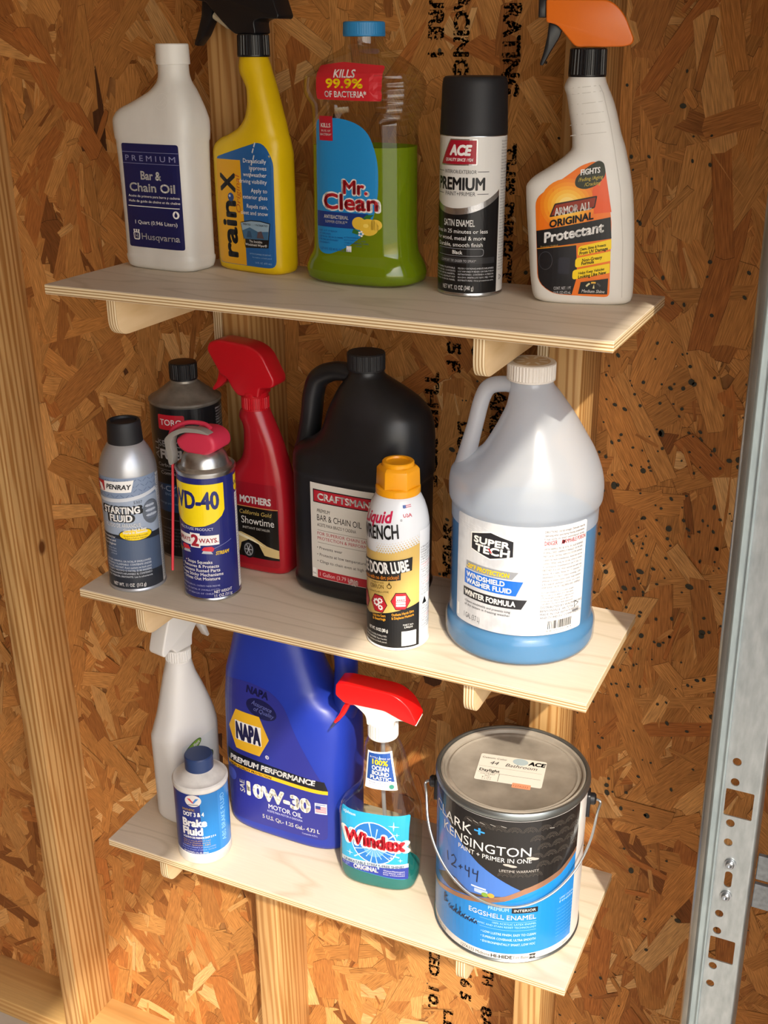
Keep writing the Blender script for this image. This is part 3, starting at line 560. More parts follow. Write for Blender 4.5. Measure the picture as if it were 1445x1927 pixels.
# ---------------------------------------------------------------- 4 satin black spray paint
T = put('spray_paint_can', 0, (.152, -.1461), 0, 'white and black satin enamel spray paint can with black cap', 'spray can')
obj('body', lathe([(31.6, 0), (33.4, .8), (33.6, 2.2), (33.0, 3.4), (33.0, 152), (32.2, 156)], 72), TIN, T); obj('cap', lathe([(33.4, 156.2), (33.6, 157), (33.5, 163), (33.4, 163.4), (32.0, 203), (31.2, 207.5), (29.4, 209.6), (27, 210)], 72), PBLKM, T)
L = Print(T, cyl(33.1, 2.5), 3.2); W2 = P_('#D9D7D2', .28); K2 = P_('#141416', .25)
L.rect(-100, 3.6, 100, 155.4, W2); SIL = mat('silver band', '#B8B8BA', .25, .9)
arc = lambda o: [(-60, 93 + o)] + [(x, 84 + o + .0075 * (x + 8) ** 2) for x in range(-54, 42, 3)] + [(40.6, 102 + o)]
L.poly([(-60, 3.8)] + arc(3.6) + [(40.6, 3.8)], SIL, 1); L.poly([(-60, 3.8)] + arc(-2.6) + [(40.6, 3.8)], K2, 2)
L.poly([(-28.5, 128), (14.6, 129), (14.6, 153.4), (-14, 153.4)], SIL, 1); L.poly([(-27, 129.4), (13.4, 130.2), (13.4, 152.2), (-13.4, 152.2)], P_('#A3142A', .3), 2); L.text('ACE', -3.5, 138.5, 9.2, WHT, w=21, bold=.045, shear=.18, layer=3); L.text('QUALITY SINCE 1924', -5, 132.6, 2.9, WHT, w=30, bold=.02, shear=.2, layer=3)
G3 = P_('#3A3A3C'); L.text('INTERIOR/EXTERIOR', -3.3, 121, 3.5, G3, w=35); L.text('PREMIUM', -4.6, 105.6, 11.6, BLK, w=54, bold=.03); L.text('PAINT+PRIMER', -3, 99.8, 4, G3, w=33)
for v in (122.8, 101.6): L.line([(-38, v), (-23, v)], .6, G3); L.line([(15.3, v), (27, v)], .6, G3)
L.text('SATIN ENAMEL', -3.5, 70.5, 6.4, WHT, w=34, bold=.012, layer=4); L.lines(['Dries in 25 minutes or less', 'For wood, metal & more', 'Durable, smooth finish'], -3.8, 63.5, 4, 6.6, WHT, layer=4)
L.poly(rpoly([(-31, 41), (23.6, 41), (23.6, 48.6), (-31, 48.6)], 3), P_('#8C8C90'), 3); L.poly(rpoly([(-30.5, 41.5), (23.1, 41.5), (23.1, 48.1), (-30.5, 48.1)], 2.8), K2, 4); L.text('Black', -3.3, 43, 3.6, WHT, bold=.02, layer=5)
L.rect(-34, 33.6, 36.5, 39.6, P_('#2C2C2E', .3), 0, 3); L.text('COMFORT TIP, EASIER TO SPRAY*', -4, 35, 2.6, P_('#B5B5B7'), w=40, layer=4)
L.lines(['DANGER: EXTREMELY FLAMMABLE.', 'LIQUID AND VAPORS. CONTENTS', 'UNDER PRESSURE. VAPOR HARMFUL.', 'MAY CAUSE LUNG, RESPIRATORY', 'SEE CAUTIONS ON BACK PANEL'], -42, 28, 1.7, 3, P_('#C9C9CB'), al='L', layer=4, w=37); L.lines(['PELIGRO! EXTREMADAMENTE INFLAMABLE.', 'LOS VAPORES PUEDEN CAUSAR FUEGO', 'INSTANTANEO. CONTENIDO A PRESION.', 'NOCIVO. IRRITA LOS OJOS, PIEL Y VIAS', 'RESPIRATORIAS. Otras precauciones atras.'], -2, 28, 1.7, 3, P_('#C9C9CB'), al='L', layer=4, w=38)
L.text('NET WT. 12 OZ (340 g)', -3.5, 7.2, 4.4, WHT, w=35, layer=4)
for i in range(44): L.text(('Directions: shake well', 'Spray 12 to 16 in away', 'Surface must be clean', 'Dry to touch 15 min.', 'FIRST AID: IF SWALLOWED')[i % 5], 43, 150 - i * 2.9, 1.6, G3, al='L', layer=1)
L.ring(47, 18, 3.6, 3.6, 1.2, BLK, 1, 3)
L.build()
# ---------------------------------------------------------------- 5 white protectant bottle, orange trigger
T = put('spray_bottle', 0, (.272, -.145), 13, 'white protectant spray bottle with orange and black trigger head', 'spray bottle')
MWA = noisy('ivory white bottle plastic', '#E0DDD6', '#D6D2CA', .4, (26, 26, 12), (.4, .8))
B = obj('body', loft([(0, -42, 44, -19, 19, 3), (2.5, -47, 48, -22, 22, 3.2), (10, -50, 49.5, -23, 23, 3.4), (60, -56, 47, -23, 23, 3.4), (100, -60, 43, -22.5, 22.5, 3.2), (110, -60.5, 41.5, -22, 22, 3.2), (117, -56, 40, -21.5, 21.5, 3.1), (128, -40, 37.5, -20.5, 20.5, 3), (138, -26, 34.5, -20, 20, 2.8), (147, -18.5, 32, -19, 19, 2.6), (160, -19.5, 27, -18.5, 18.5, 2.6), (180, -23.5, 21, -18, 18, 2.5), (194, -26.5, 15.5, -17.6, 17.6, 2.4), (201, -29, 12, -17.3, 17.3, 2.3), (206, -27.5, 9.8, -17, 17, 2.2), (210.5, -25, 8.4, -16.5, 16.5, 2)], 72), MWA, T, sharp=55)
ribcap(T, -8.4, 17.8, 210, 235, PBLK, 'collar', rib=30, d=.8, r2=17.2)
ORA = plastic('orange plastic', '#E2701A', .3)
obj('spray_head', prism(rpoly([(-20, 235.5, 5), (22, 236, 3), (30, 237.5, 3), (32.5, 242, 3), (22, 264, 8), (9, 275.5, 8), (-49, 276, 2), (-48, 257, 2), (-38, 255, 6)], 3), 13.5, 4, 3), ORA, T); obj('nozzle', prism(rpoly([(-48.5, 261), (-56, 261), (-56, 277), (-48.5, 276)], 1.5), 8, 1.2, 2), PBLK, T)
obj('trigger', prism(rpoly([(-46, 257), (-32, 255), (-36, 244), (-44, 231), (-50, 219.5), (-53, 220.5), (-49.5, 232), (-47, 245)], 2), 6.5, 1.8, 2), PBLK, T)
L = Print(T, front(B), 5, name='grip_moulding', base=.1); MLD = plastic('ivory moulding line', '#C3BFB6', .4)
for v in (160, 169, 178, 187, 196): L.line([(-24 + (196 - v) * .12, v - 1.5), (6 + (196 - v) * .2, v + 2.2)], .6, MLD, 0)
L.line([(-25, 200), (4, 203), (8, 196), (16, 170), (22, 146)], .7, MLD, 0); L.line([(22, 146), (30, 110), (36, 60), (39, 8)], .7, MLD, 0); L.build()
L = Print(T, front(B), 5); ORL = P_('#E8741C', .35)
def clipx(v, r0, r1): return r0 + (r1 - r0) * v
L.poly(rpoly([(-50, 101, 8), (-47.6, 70, 1), (-44, 20, 18), (-28, 9.6, 8), (27, 8.6, 5), (24, 80, 3), (15, 128, 8), (6, 137, 8), (-8, 132, 5)], 6), ORL, 0)
for i, c_ in enumerate(('#EB8420', '#EF9424', '#F2A42C', '#F5B63C', '#F7C655', '#F8D478')): L.ell(-19, 96, 26 - i * 3.6, 24 - i * 3.4, P_(c_, .35), 1 + i * .12, 32)
L.poly([(8, 137), (15, 127), (23.2, 90), (7, 88), (4, 108)], P_('#E25418', .35), 2)
L.poly([(-47.4, 70), (22.8, 85.2), (25, 65.2), (-46, 53.4)], BLK, 2); L.poly(rpoly([(-46, 52.6, .1), (-43, 20, 17), (-28, 10.2, 8), (-9.6, 10, .1), (-5.4, 28, .1), (-8, 58, .1)], 2), P_('#1A1A1E', .3), 2); L.line([(-46, 52.9), (0, 59.6)], .6, P_('#C89020'), 3)
L.poly(rpoly([(-13, 113), (-12.6, 121), (-2, 131), (8, 137), (13, 135), (16, 124), (8, 114), (-4, 110)], 5), P_('#2A2E1C'), 3); L.text('FIGHTS', 1, 124.6, 5, WHT, w=18, bold=.03, rot=9, shear=.15, layer=4); L.text('/Fading /Aging', 1.6, 119, 3.3, P_('#C9B23A'), w=23, rot=9, shear=.2, layer=4); L.text('/Cracking', 3.6, 114.2, 3.3, P_('#C9B23A'), w=15, rot=9, shear=.2, layer=4)
L.poly(rpoly([(-35.4, 83.6), (7.4, 93.4), (9, 105), (-31, 96.6)], 1.5), P_('#2A140C'), 4); L.poly(rpoly([(-33.6, 85.4), (6.4, 94.6), (7.6, 103.4), (-30, 95.4)], 1), P_('#8A2C14'), 5); L.text('ARMOR ALL', -13, 88.8, 7, P_('#F0E8E0'), w=35, bold=.025, rot=12, shear=.12, layer=6)
L.cut('product_lettering'); L.text('ORIGINAL', -14, 78.6, 6.6, BLK, w=42, bold=.035, rot=13, shear=.2, layer=7)
L.text('Protectant', -11, 65.4, 9.4, WHT, w=57, bold=.03, rot=12.4, shear=.2, layer=4); L.text('Protector Original', -34, 55.6, 1.6, P_('#B59A50'), rot=9, layer=4)
for a, v, t1, t2 in ((-6, 46, 'Cleans, Shines & Protects', 'From UV Damage'), (-8, 34.6, 'Non-Greasy', 'Formula'), (-10, 23, 'Helps Keep Vehicles', 'Looking Like New')):
    L.poly(rpoly([(a, v + 1.6, 3), (25.6, v + 9.4, .1), (25, v + 18.6, .1), (a, v + 10.8, 3)], 3), YEL, 3); L.text(t1, 8, v + 9.4, 2.5 if v != 34.6 else 3.1, BLK, w=25 if v != 34.6 else 19, bold=.02, shear=.2, rot=12, layer=4); L.text(t2, 9 if v != 34.6 else 4, v + 5.6, 3.1, BLK, w=27 if v != 34.6 else 12, bold=.025, shear=.2, rot=12, layer=4)
L.cut('small_print'); L.ring(-37, 42, 7, 9, .7, P_('#3A3A40'), 3); L.rect(-24, 30, -13, 46, P_('#24242E'), 1.5, 3); L.lines(['CONT. NET. 1 PT', '(16 FL OZ) 473 mL'], -19, 14.6, 2.9, 4.4, P_('#C9C9CB'), w=17, layer=4, rot=4)
L.poly([(-3.4, 11), (24.8, 11.4), (24.6, 27), (-1.4, 22.6)], BLK, 4); L.text('Medium Shine', 10.8, 12.6, 3, WHT, w=22, bold=.02, shear=.2, rot=0, layer=5)
for k, c_ in ((0, '#D8CFA0'), (1, '#E0B040'), (2, '#4A4A4A')): L.line([(11 + 8 * math.cos(math.radians(150 - 42 * k - j * 8)), 14.6 + 8 * math.sin(math.radians(150 - 42 * k - j * 8))) for j in range(5)], 1.7, P_(c_), 5)
L.poly([(10.2, 16.8), (11.4, 21), (12.2, 16.8)], P_('#D8CFA0'), 6); L.build()
# ---------------------------------------------------------------- aerosol can body
def can(name, k, xy, label, bodymat, prof, cat='spray can'):
    T = put(name, k, xy, 0, label, cat); obj('body', lathe(prof, 72), bodymat, T, sharp=40); return T
# ---------------------------------------------------------------- 6 starting fluid
SILP = mat('silver paint', '#B4B6BA', .35, .55)
T = can('aerosol_can', 1, (-.2284, -.2525), 'grey starting fluid aerosol can with short black cap', SILP, [(32, 0), (34, .8), (34.4, 2.4), (33.6, 4), (33.1, 5), (33.1, 143), (33.6, 145), (33.4, 147), (32.2, 155), (29.6, 163.5), (26, 171), (22.6, 176.5), (20, 180), (17, 182)])
obj('cap', lathe([(20.2, 179.4), (20.4, 181), (19.6, 196), (19.2, 203), (18.2, 205.2), (16.6, 205.6), (15.2, 205), (14.6, 202.4), (11, 202)], 56), PBLKM, T)
L = Print(T, cyl(lambda v: 33.3 if v < 146 else 33.1 - (v - 146) ** 1.35 * .16, 22, 33.1), 3); STB = P_('#5A6474', .3); GRA = P_('#2A2E36', .3)
L.rect(-60, 4.6, 45, 146.4, P_('#9AA6B8', .3)); L.rect(-60, 120, 45, 145, P_('#7F8FA8', .3), 0, 1); L.rect(45.4, 4.6, 68, 143, P_('#C9CBCE', .3), 0, 0)
for i in range(-9, 8):
    for j in range(4): L.line([(i * 6 + (j % 2) * 3 - 2, 123 + j * 6 - 1.6), (i * 6 + (j % 2) * 3 + 2, 123 + j * 6 + 1.6)] if (i + j) % 2 else [(i * 6 + (j % 2) * 3 - 2, 123 + j * 6 + 1.6), (i * 6 + (j % 2) * 3 + 2, 123 + j * 6 - 1.6)], .8, P_('#61708C'), 2)
L.poly([(-60, 118)] + [(x, 119 + .004 * (x + 30) ** 2 * .45) for x in range(-58, 45, 4)] + [(45, 124), (45, 118.6)] + [(x, 114.6 + .004 * (x + 30) ** 2 * .45) for x in range(42, -60, -4)], P_('#C8CCD2'), 3); L.rect(-60, 4.6, 45, 74, GRA, 0, 1); L.poly([(-40, 30), (45, 26), (45, 66), (-20, 70)], P_('#4C5A72', .3), 2)
L.poly([(-44, 126), (10.4, 128), (14.4, 142.4), (-44, 139)], WHT, 4); L.poly([(-44, 126.6), (-22.5, 128), (-22.5, 140.4), (-44, 139)], P_('#B5222C'), 5); L.poly([(-30, 128), (-24, 128.6), (-27, 136), (-36, 137)], WHT, 6); L.text('PENRAY', -4.6, 131.6, 5.8, P_('#26282C'), w=29, bold=.03, shear=.18, layer=6)
L.ell(33, 100, 12, 15, P_('#5F6670', .3), 3)
for i in range(7): L.ell(31 + i * .5, 111 - i * 3, 6.5 + i * .35, 1.9, P_('#B0B8C4' if i % 2 else '#6A7280', .3), 4)
L.text('5307', 17, 113, 3.6, P_('#3A4048'), layer=4)
L.text('STARTING', -4, 101.5, 8.4, BLK, w=49, bold=.1, layer=5); L.text('FLUID', -4.6, 91.6, 8.4, BLK, w=31, bold=.1, layer=5); L.text('STARTING', -4, 101.6, 8.2, WHT, w=44, bold=.03, layer=6); L.text('FLUID', -4.6, 91.7, 8.2, WHT, w=27, bold=.03, layer=6); L.text('FLUIDO DE ARRANQUE', -3.6, 84.2, 4.6, WHT, w=43, bold=.01, layer=5)
L.ell(11.5, 74.6, 19.5, 7.6, BLK, 5); L.ell(11.5, 74.6, 18.6, 6.9, YEL, 6); L.text('Gives Fast & Easy', 11, 80, 3, WHT, w=26, bold=.03, layer=7); L.text('Starts in Seconds', 11, 76.4, 3, WHT, w=28, bold=.03, layer=7); L.text('Proporciona un Encendido', 11.5, 72.6, 2, BLK, w=27, layer=7); L.text('Rapido y Facil en Segundos', 11.5, 69.6, 2, BLK, w=25, layer=7)
L.lines(['Recommended for', 'Gasoline and', 'Diesel Engines'], -13.5, 69.5, 2.7, 4.4, WHT, al='R', layer=4); L.lines(['Recomendado Para', 'Motores a Gasolina', 'y Diesel'], -13.5, 55.4, 2, 3.4, P_('#B8C0CC'), al='R', layer=4)
L.lines(['DANGER: HARMFUL OR FATAL IF SWALLOWED.', 'EXTREMELY FLAMMABLE. CONTENTS UNDER', 'PRESSURE. IRRITANT. Read cautions on back panel.', 'PELIGRO: NOCIVO O FATAL SI SE INGIERE.', 'EXTREMADAMENTE INFLAMABLE. EL CONTENIDO', 'BAJO PRESION. IRRITANTE. Lea la advertencia'], -2, 39.6, 2.3, 4, P_('#D5D9DF'), w=58, layer=4); L.text('NET WT. 11 OZ  (312 g)', -2.4, 8, 4.2, WHT, w=41, bold=.015, layer=4)
for i in range(44): L.text(('WARNING: do not spray', 'Store below 120 F. Keep', 'away from heat, sparks', 'FIRST AID: call doctor')[i % 4], 47, 138 - i * 3, 1.7, GRA, al='L', layer=1)
L.build()
# ---------------------------------------------------------------- 7 black fuel can
T = put('fuel_can', 1, (-.222, -.137), 0, 'black metal fuel can with grey cone top and black cap, behind the grey aerosol', 'can')
obj('body', lathe([(42, 0), (44, 1), (44, 3), (43.4, 4), (43.4, 199), (44.6, 200.5), (44.6, 203), (43.4, 204), (42, 204.4), (38, 206.6), (28, 214), (20, 220.5), (16.5, 222.6), (15.5, 228)], 80), TIND, T); ribcap(T, 0, 17.2, 225.5, 247, PBLK, rib=40, d=.6, dome=1.5)
L = Print(T, cyl(43.6, 11), 4); L.rect(-130, 4, 130, 198.6, P_('#17171A', .3)); L.rect(-20, 172, 15.5, 191, P_('#C31F30', .3), 2.5, 1); L.text('TORO', -2.2, 178, 7.4, WHT, w=29, bold=.01); L.text('SELECT', -2, 150, 8, P_('#9A9A9C'), w=40); L.text('FUEL', -3, 134.4, 11.6, P_('#C8C8CA'), w=34, bold=.04); L.text('ALL', -22.5, 133, 8, P_('#9A9A9C'), w=26, al='L', rot=90)
L.text('Carburant tout', -2, 124, 4.4, P_('#B0B0B2'), w=48); L.line([(-34, 119.6), (34, 119.6)], .5, P_('#8A8A8C')); L.text('Combustible', -2, 113.6, 4.4, P_('#B0B0B2'), w=40); L.rect(-60, 64, 60, 101, P_('#1E3F66', .3), 0, 1); L.text('4-CYCLE', -3, 92, 7, P_('#9DB0C8'), w=48); L.text('ENGINE FUEL', -3, 86, 3.4, P_('#7C94B4')); L.text('Mélange pour moteur 4 temps', -3, 74, 3, P_('#7C94B4'), w=54); L.line([(-34, 53), (0, 53)], .5, P_('#8A8A8C'))
L.lines(['DANGER: EXTREMELY FLAMMABLE. HARMFUL OR FATAL', 'IF SWALLOWED. VAPORS CAN EXPLODE. KEEP AWAY', 'FROM HEAT, SPARKS AND FLAME. DO NOT SIPHON', 'BY MOUTH. PELIGRO: EXTREMADAMENTE', 'INFLAMABLE. NOCIVO O FATAL SI SE INGIERE', 'NET 1 QT (946 mL)'], -30, 40, 2, 4.6, P_('#7A7A7E'), al='L', w=56)
for i in range(36): L.text(('ETHANOL FREE FUEL blended', 'Stable for two years once', 'opened. Directions: shake', 'Danger: vapor can ignite')[i % 4], 59, 192 - i * 3.6, 2, P_('#C8C8CA'), al='L')
L.build()
# ---------------------------------------------------------------- 8 blue and yellow lubricant can
WDB = P_('#23286C', .25)
T = can('lubricant_can', 1, (-.1319, -.2353), 'blue and yellow multi-use lubricant can with red cap and straw', TIN, [(32, 0), (33.8, .8), (34, 2.4), (33.2, 3.6), (33.1, 5), (33.1, 152), (33.6, 155), (34.6, 157), (34.8, 159.4), (33.6, 160.6), (31.4, 159.6), (30, 158)])
obj('dome', lathe([(31.4, 158.6), (30.4, 160), (27.6, 162.4), (26.6, 167), (25, 172), (22.5, 176), (19.5, 178.4)], 60, cap0=False), noisy('stained steel dome', '#B5B4B2', '#8F8A84', .3, (90, 90, 90), (.5, .8), metal=.9), T)
RD = plastic('red straw cap', '#C7304A', .45); GRY = plastic('grey nozzle plastic', '#8C8780', .4)
def headtop(v): v.co.z -= .00022 * 0
HY = math.radians(12)
bm = prism(rpoly([(-27, 191, 6), (-22, 180, 6), (-8, 175, 8), (12, 176, 10), (27, 184, 8), (25.5, 198, 8), (14, 204.5, 14), (-8, 204, 14)], 6, 6), 19, 5, 4); obj('spray_cap', bm, RD, T)
obj('actuator', prism(rpoly([(-40, 190, 4), (-30, 200, 8), (-12, 208, 10), (12, 208, 6), (22, 203, 3), (4, 203.5, 4), (-14, 202, 8), (-28, 194, 6), (-31, 186, 4), (-29, 170, 3), (-31.5, 160, 2), (-35.5, 160, 2), (-38, 176, 4)], 3), 5.5, 2, 3, c=-15), GRY, T)
obj('cap_rim', tube([(-37, -12, 192), (-30, -12, 203), (-14, -8, 210), (6, -6, 210.5), (16, -8, 207)], 2.6, 10), RD, T)
obj('straw', tube([(-33.6, -15.4, 161), (-33.2, -22, 110), (-32.4, -30, 60), (-31.6, -34.6, 34)], 1.55, 10), plastic('red straw', '#D0303C', .4), T)
L = Print(T, cyl(33.2, 4), 3); L.rect(-104, 4.4, 104, 153.6, WDB); Y2 = P_('#F2D516', .28)
L.poly([(-37, 146.6), (37, 146.6), (37, 114), (33, 107), (24, 100), (12, 96), (0, 94.6), (-12, 96), (-24, 100), (-33, 107), (-37, 114)], Y2, 1); L.text('WD-40', -1.6, 117, 20.5, WDB, w=63, bold=.03)
for x, ch in zip([-19.5 + 4.4 * i for i in range(10)], ''): pass
L.text('MULTI-USE PRODUCT', 0, 90.4, 3.4, P_('#D0D2E4'), w=44); L.poly([(-27, 71.4), (28, 72.4), (28, 84.4), (-27, 84.4)], WHT, 1); L.text('SPRAYS', -16, 75.6, 5, P_('#A22030'), w=19, bold=.02); L.text('WAYS.', 15.6, 75.4, 5.4, P_('#A22030'), w=22, bold=.02); L.rect(-6.4, 69, 6, 87, WHT, 0, 2); L.text('2', -.4, 71.4, 13.4, P_('#A22030'), bold=.04, layer=3)
for sx in (-1, 1):
    L.poly([(sx * 7, 66), (sx * 10, 70), (sx * 19, 70.6), (sx * 22, 68), (sx * 20, 64)], P_('#D02838'), 2); L.poly([(sx * 7, 62), (sx * 9, 65.4), (sx * 18, 64.4), (sx * 20, 61)], P_('#B8BABE'), 2)
L.line([(22, 68), (44, 75)], .4, P_('#9098C8'), 2); L.text('STREAM', 31, 59.6, 4.2, P_('#E8C020'), w=16, bold=.03, shear=.2); L.text('SPRAY', -29, 59.6, 4.2, P_('#E8C020'), w=14, bold=.03, shear=.2)
L.lines(['• Stops Squeaks', '• Removes & Protects', '• Loosens Rusted Parts', '• Frees Sticky Mechanisms', '• Drives Out Moisture'], 1, 49, 3.9, 5.3, WHT, bold=.012); L.lines(['DANGER: FLAMMABLE AEROSOL. CONTENTS UNDER PRESSURE.', 'HARMFUL OR FATAL IF SWALLOWED.', 'KEEP OUT OF REACH OF CHILDREN.'], -34, 19.4, 2.1, 5, P_('#AEB2D8'), al='L', w=60); L.rect(18, 4.6, 42, 15.6, WDB, 0, 3); L.lines(['NET WEIGHT', '11 OZ./311g'], 29.6, 11, 3.7, 5.2, WHT, w=22, layer=4)
L.rect(56, 8, 74, 128, WHT, 1.5, 1); L.poly([(55, 150), (68, 150), (68, 131), (60, 129), (55, 133)], Y2, 1); L.text('WD', 61, 137, 6, WDB, rot=0, layer=2)
for i in range(32): L.text(('Directions: Shake well.', 'WARNING: use with', 'Keep from ignition', 'Advertencia: agitar')[i % 4], 57.4, 124 - i * 3.5, 1.9, P_('#30366E'), al='L', layer=2)
L.build()
# ---------------------------------------------------------------- 9 red detailer bottle
T = put('spray_bottle', 1, (-.098, -.150), 0, 'all-red car detailer spray bottle with red trigger head', 'spray bottle')
RB = plastic('red bottle plastic', '#A01722', .25); RH = plastic('red trigger plastic', '#B4121E', .28)
B = obj('body', loft([(0, -52, 25, -18, 18, 3.4), (2.5, -56, 29, -22, 22, 3.6), (10, -57, 30.5, -23, 23, 3.8), (70, -57, 31.5, -23, 23, 3.8), (118, -56, 29, -22.5, 22.5, 3.5), (127, -51, 27.5, -22, 22, 3.3), (137, -40, 25.5, -21, 21, 3), (146, -32.5, 23, -20, 20, 2.9), (160, -29.5, 19, -19, 19, 2.8), (178, -29, 12.5, -18, 18, 2.6), (188, -31, 8.6, -17.4, 17.4, 2.4), (196, -35.5, 5.5, -17, 17, 2.3), (202, -34.5, 3.4, -16.6, 16.6, 2.1), (206, -31.5, 1.6, -16, 16, 2)], 72), RB, T, sharp=55)
ribcap(T, -15, 16.8, 205, 222, RH, 'collar', rib=34, d=.7)
obj('spray_head', prism(rpoly([(-30, 222, 3), (-2, 222, 3), (0, 234, 3), (12, 235.5, 4), (19, 238, 4), (20, 246, 5), (4, 276, 14), (-12, 284, 10), (-52, 287, 5), (-66, 283, 6), (-70, 274, 6), (-60, 257, 6), (-52, 244, 5), (-45, 243, 5), (-38, 230, 6)], 4), 15, 5.5, 4), RH, T); obj('trigger', prism(rpoly([(-60, 260), (-47, 246), (-50, 236), (-60, 227), (-68, 222), (-70.5, 224), (-63, 234), (-60, 244)], 2), 6.5, 2, 2), RH, T)
obj('neck_ring', lathe([(15.6, 221), (16, 222), (16, 226), (15, 227)], 40, cx=-15), RH, T)
L = Print(T, front(B), 5); L.poly(rpoly([(-50, 10), (22, 10), (22, 96), (20, 118), (-44, 118)], 5), P_('#8E1420', .22), 0); L.rect(-50, 20, 21.5, 86, P_('#17130F', .25), 0, 1); L.text('MOTHERS', -8, 92, 8.6, P_('#D8D0CC'), w=42, bold=.035); L.line([(-50, 87), (21.5, 87)], .8, P_('#B59A50'), 2); L.text('California Gold', -9, 77, 5.2, P_('#B59A50'), w=44, shear=.15); L.text('Showtime', -6, 64.5, 9.4, P_('#CFCBC6'), w=45); L.text('INSTANT DETAILER', -8, 57.6, 3, P_('#B5B0AA'), w=38)
L.poly([(-50, 24), (-50, 50), (-30, 52), (-12, 47), (6, 38), (21.4, 34), (21.4, 23), (2, 25), (-6, 40), (-18, 44), (-30, 38), (-34, 24)], P_('#C9B078', .25), 2); L.poly([(-50, 46), (-34, 51), (-14, 45), (4, 36), (-14, 42), (-34, 47)], P_('#E6DCB8', .25), 3); L.ell(-20, 30, 9, 11.5, BLK, 3); L.ell(-20, 30, 6.4, 8.6, P_('#8A8A8C', .25), 4); L.ell(-20, 30, 5, 7, P_('#26221E'), 5)
for k in range(6): L.line([(-20, 30), (-20 + 5 * math.cos(k * 1.047), 30 + 7 * math.sin(k * 1.047))], .9, P_('#C0C0C4', .25), 6)
L.build()
# ---------------------------------------------------------------- 10 black gallon jug
T = put('oil_jug', 1, (.028, -.150), -2, 'black gallon jug of chain oil with handle, behind the yellow-capped can', 'jug')
BJ = noisy('scuffed black jug plastic', '#18181A', '#26252A', .38, (22, 22, 14), (.5, .85))
CR = [(0, -74, 72, -46, 46, 3), (4, -80, 78, -52, 52, 3.1), (14, -82, 81, -54, 54, 3.2), (18, -80.5, 79.5, -52.4, 52.4, 3.2), (148, -80.5, 80.5, -52.4, 52.4, 3.2), (152, -82, 82.5, -54, 54, 3), (166, -82, 83.5, -54, 54, 2.8), (178, -74, 84, -53.5, 53.5, 2.7), (188, -55, 84, -53, 53, 2.6), (200, -44, 83.5, -51, 51, 2.6), (222, -37, 80, -46, 46, 2.5), (236, -31, 70, -40, 40, 2.4), (248, -25, 52, -33, 33, 2.3), (258, -18, 34, -25.5, 25.5, 2.2), (264, -15, 26, -21, 21, 2), (270, -14, 25, -19.5, 19.5, 2)]
B = obj('body', loft(CR, 80), BJ, T, sharp=60)
obj('handle', tube([(-10, 0, 262), (-34, 0, 262), (-55, 0, 252), (-63, 0, 234), (-67, 0, 206), (-72, 0, 176), (-74, 0, 164)], [10, 11, 12, 12, 12, 13, 15], 18, 1.25), BJ, T)
ribcap(T, 5.2, 21.4, 269, 289, PBLKM, rib=60, d=.4, dome=1.5)
L = Print(T, front(B), 5); L.rect(-42, 25, 47, 144, P_('#D3CFC6', .45)); CRD = P_('#B02230', .4)
L.rect(-38, 120.4, 44, 136.6, BLK, 0, 1); L.rect(-36.8, 121.6, 42.8, 135.4, CRD, 0, 2); L.text('CRAFTSMAN', 2, 124.4, 8, WHT, w=67, bold=.03, layer=3); L.text('PREMIUM', -33, 108.6, 4.4, P_('#3A3632'), al='L', w=17, shear=.12); L.text('BAR & CHAIN OIL', -33, 98.6, 7.6, P_('#26231F'), al='L', w=58); L.text('ACEITE PARA BRAZO Y CADENA', -33, 91.4, 4, P_('#3A3632'), al='L', w=51)
for v in (86.6, 71): L.line([(-33, v), (43, v)], .5, P_('#8A857C'), 1)
L.lines(['FOR SUPERIOR CHAIN SAW', 'PROTECTION & PERFORMANCE'], -33, 80.6, 3.9, 6, P_('#B0404A'), al='L'); L.lines(['• Prevents wear', '• Protects at low temperature', '• Clings to chain even at high temperature'], -34, 62.6, 3.7, 8.6, P_('#3A3632'), al='L'); L.rect(-34, 25.6, 47, 36, CRD, 0, 1); L.text('1 Gallon (3.79 L)', -31, 28.4, 5, P_('#E8C8CA'), al='L', w=42); L.rect(-41, 27, -36, 37, WHT, 0, 1); L.text('OIL', -38.5, 29, 2.4, BLK)
for k in range(16): a = k * .393; L.poly([(14, 29), (14 + 9 * math.cos(a) * (.6 + .4 * ((k * 7) % 5) / 5), 29 + 5.5 * math.sin(a) * (.6 + .4 * ((k * 3) % 4) / 4)), (14 + 7 * math.cos(a + .2), 29 + 4.4 * math.sin(a + .2))], P_('#CFC6C0'), 5)
L.build()
# ---------------------------------------------------------------- 11 garage door lube
T = can('aerosol_can', 1, (.117, -.250), 'white, gold and black garage door lube can with yellow hex cap', mat('white lacquer', '#D9DDE2', .25), [(32, 0), (34, .8), (34.4, 2.2), (33.6, 3.6), (33.2, 5), (33.2, 137), (32.8, 143), (31, 152), (28.2, 161), (24.6, 168.6), (22, 172.4), (18, 174)])
OY = plastic('orange-yellow plastic', '#E59A10', .32)
obj('cap', lathe([(22.8, 171.4), (23.6, 172.4), (23.6, 178.4), (22.6, 179.8), (21.6, 180.2)], 48), OY, T)
bm = bmesh.new(); hx = lambda r, z, rot=.3: [Vector((r * math.cos(rot + i * math.pi / 3), r * math.sin(rot + i * math.pi / 3), z)) * .001 for i in range(6)]
rings(bm, [hx(23.4, 179.4), hx(22.6, 198), hx(19.5, 201.6)]); bevel(bm, .0006, 2, [e for e in bm.edges if e.calc_face_angle(0) > .3]); obj('hex_nut', bm, OY, T); obj('cap_top', lathe([(17, 200.6), (16.8, 205), (15.8, 206), (12.6, 206), (11.8, 204), (8, 203.6)], 40), OY, T)
LR = lambda v: 33.4 if v < 137 else 33.3 - (v - 137) ** 1.55 * .042
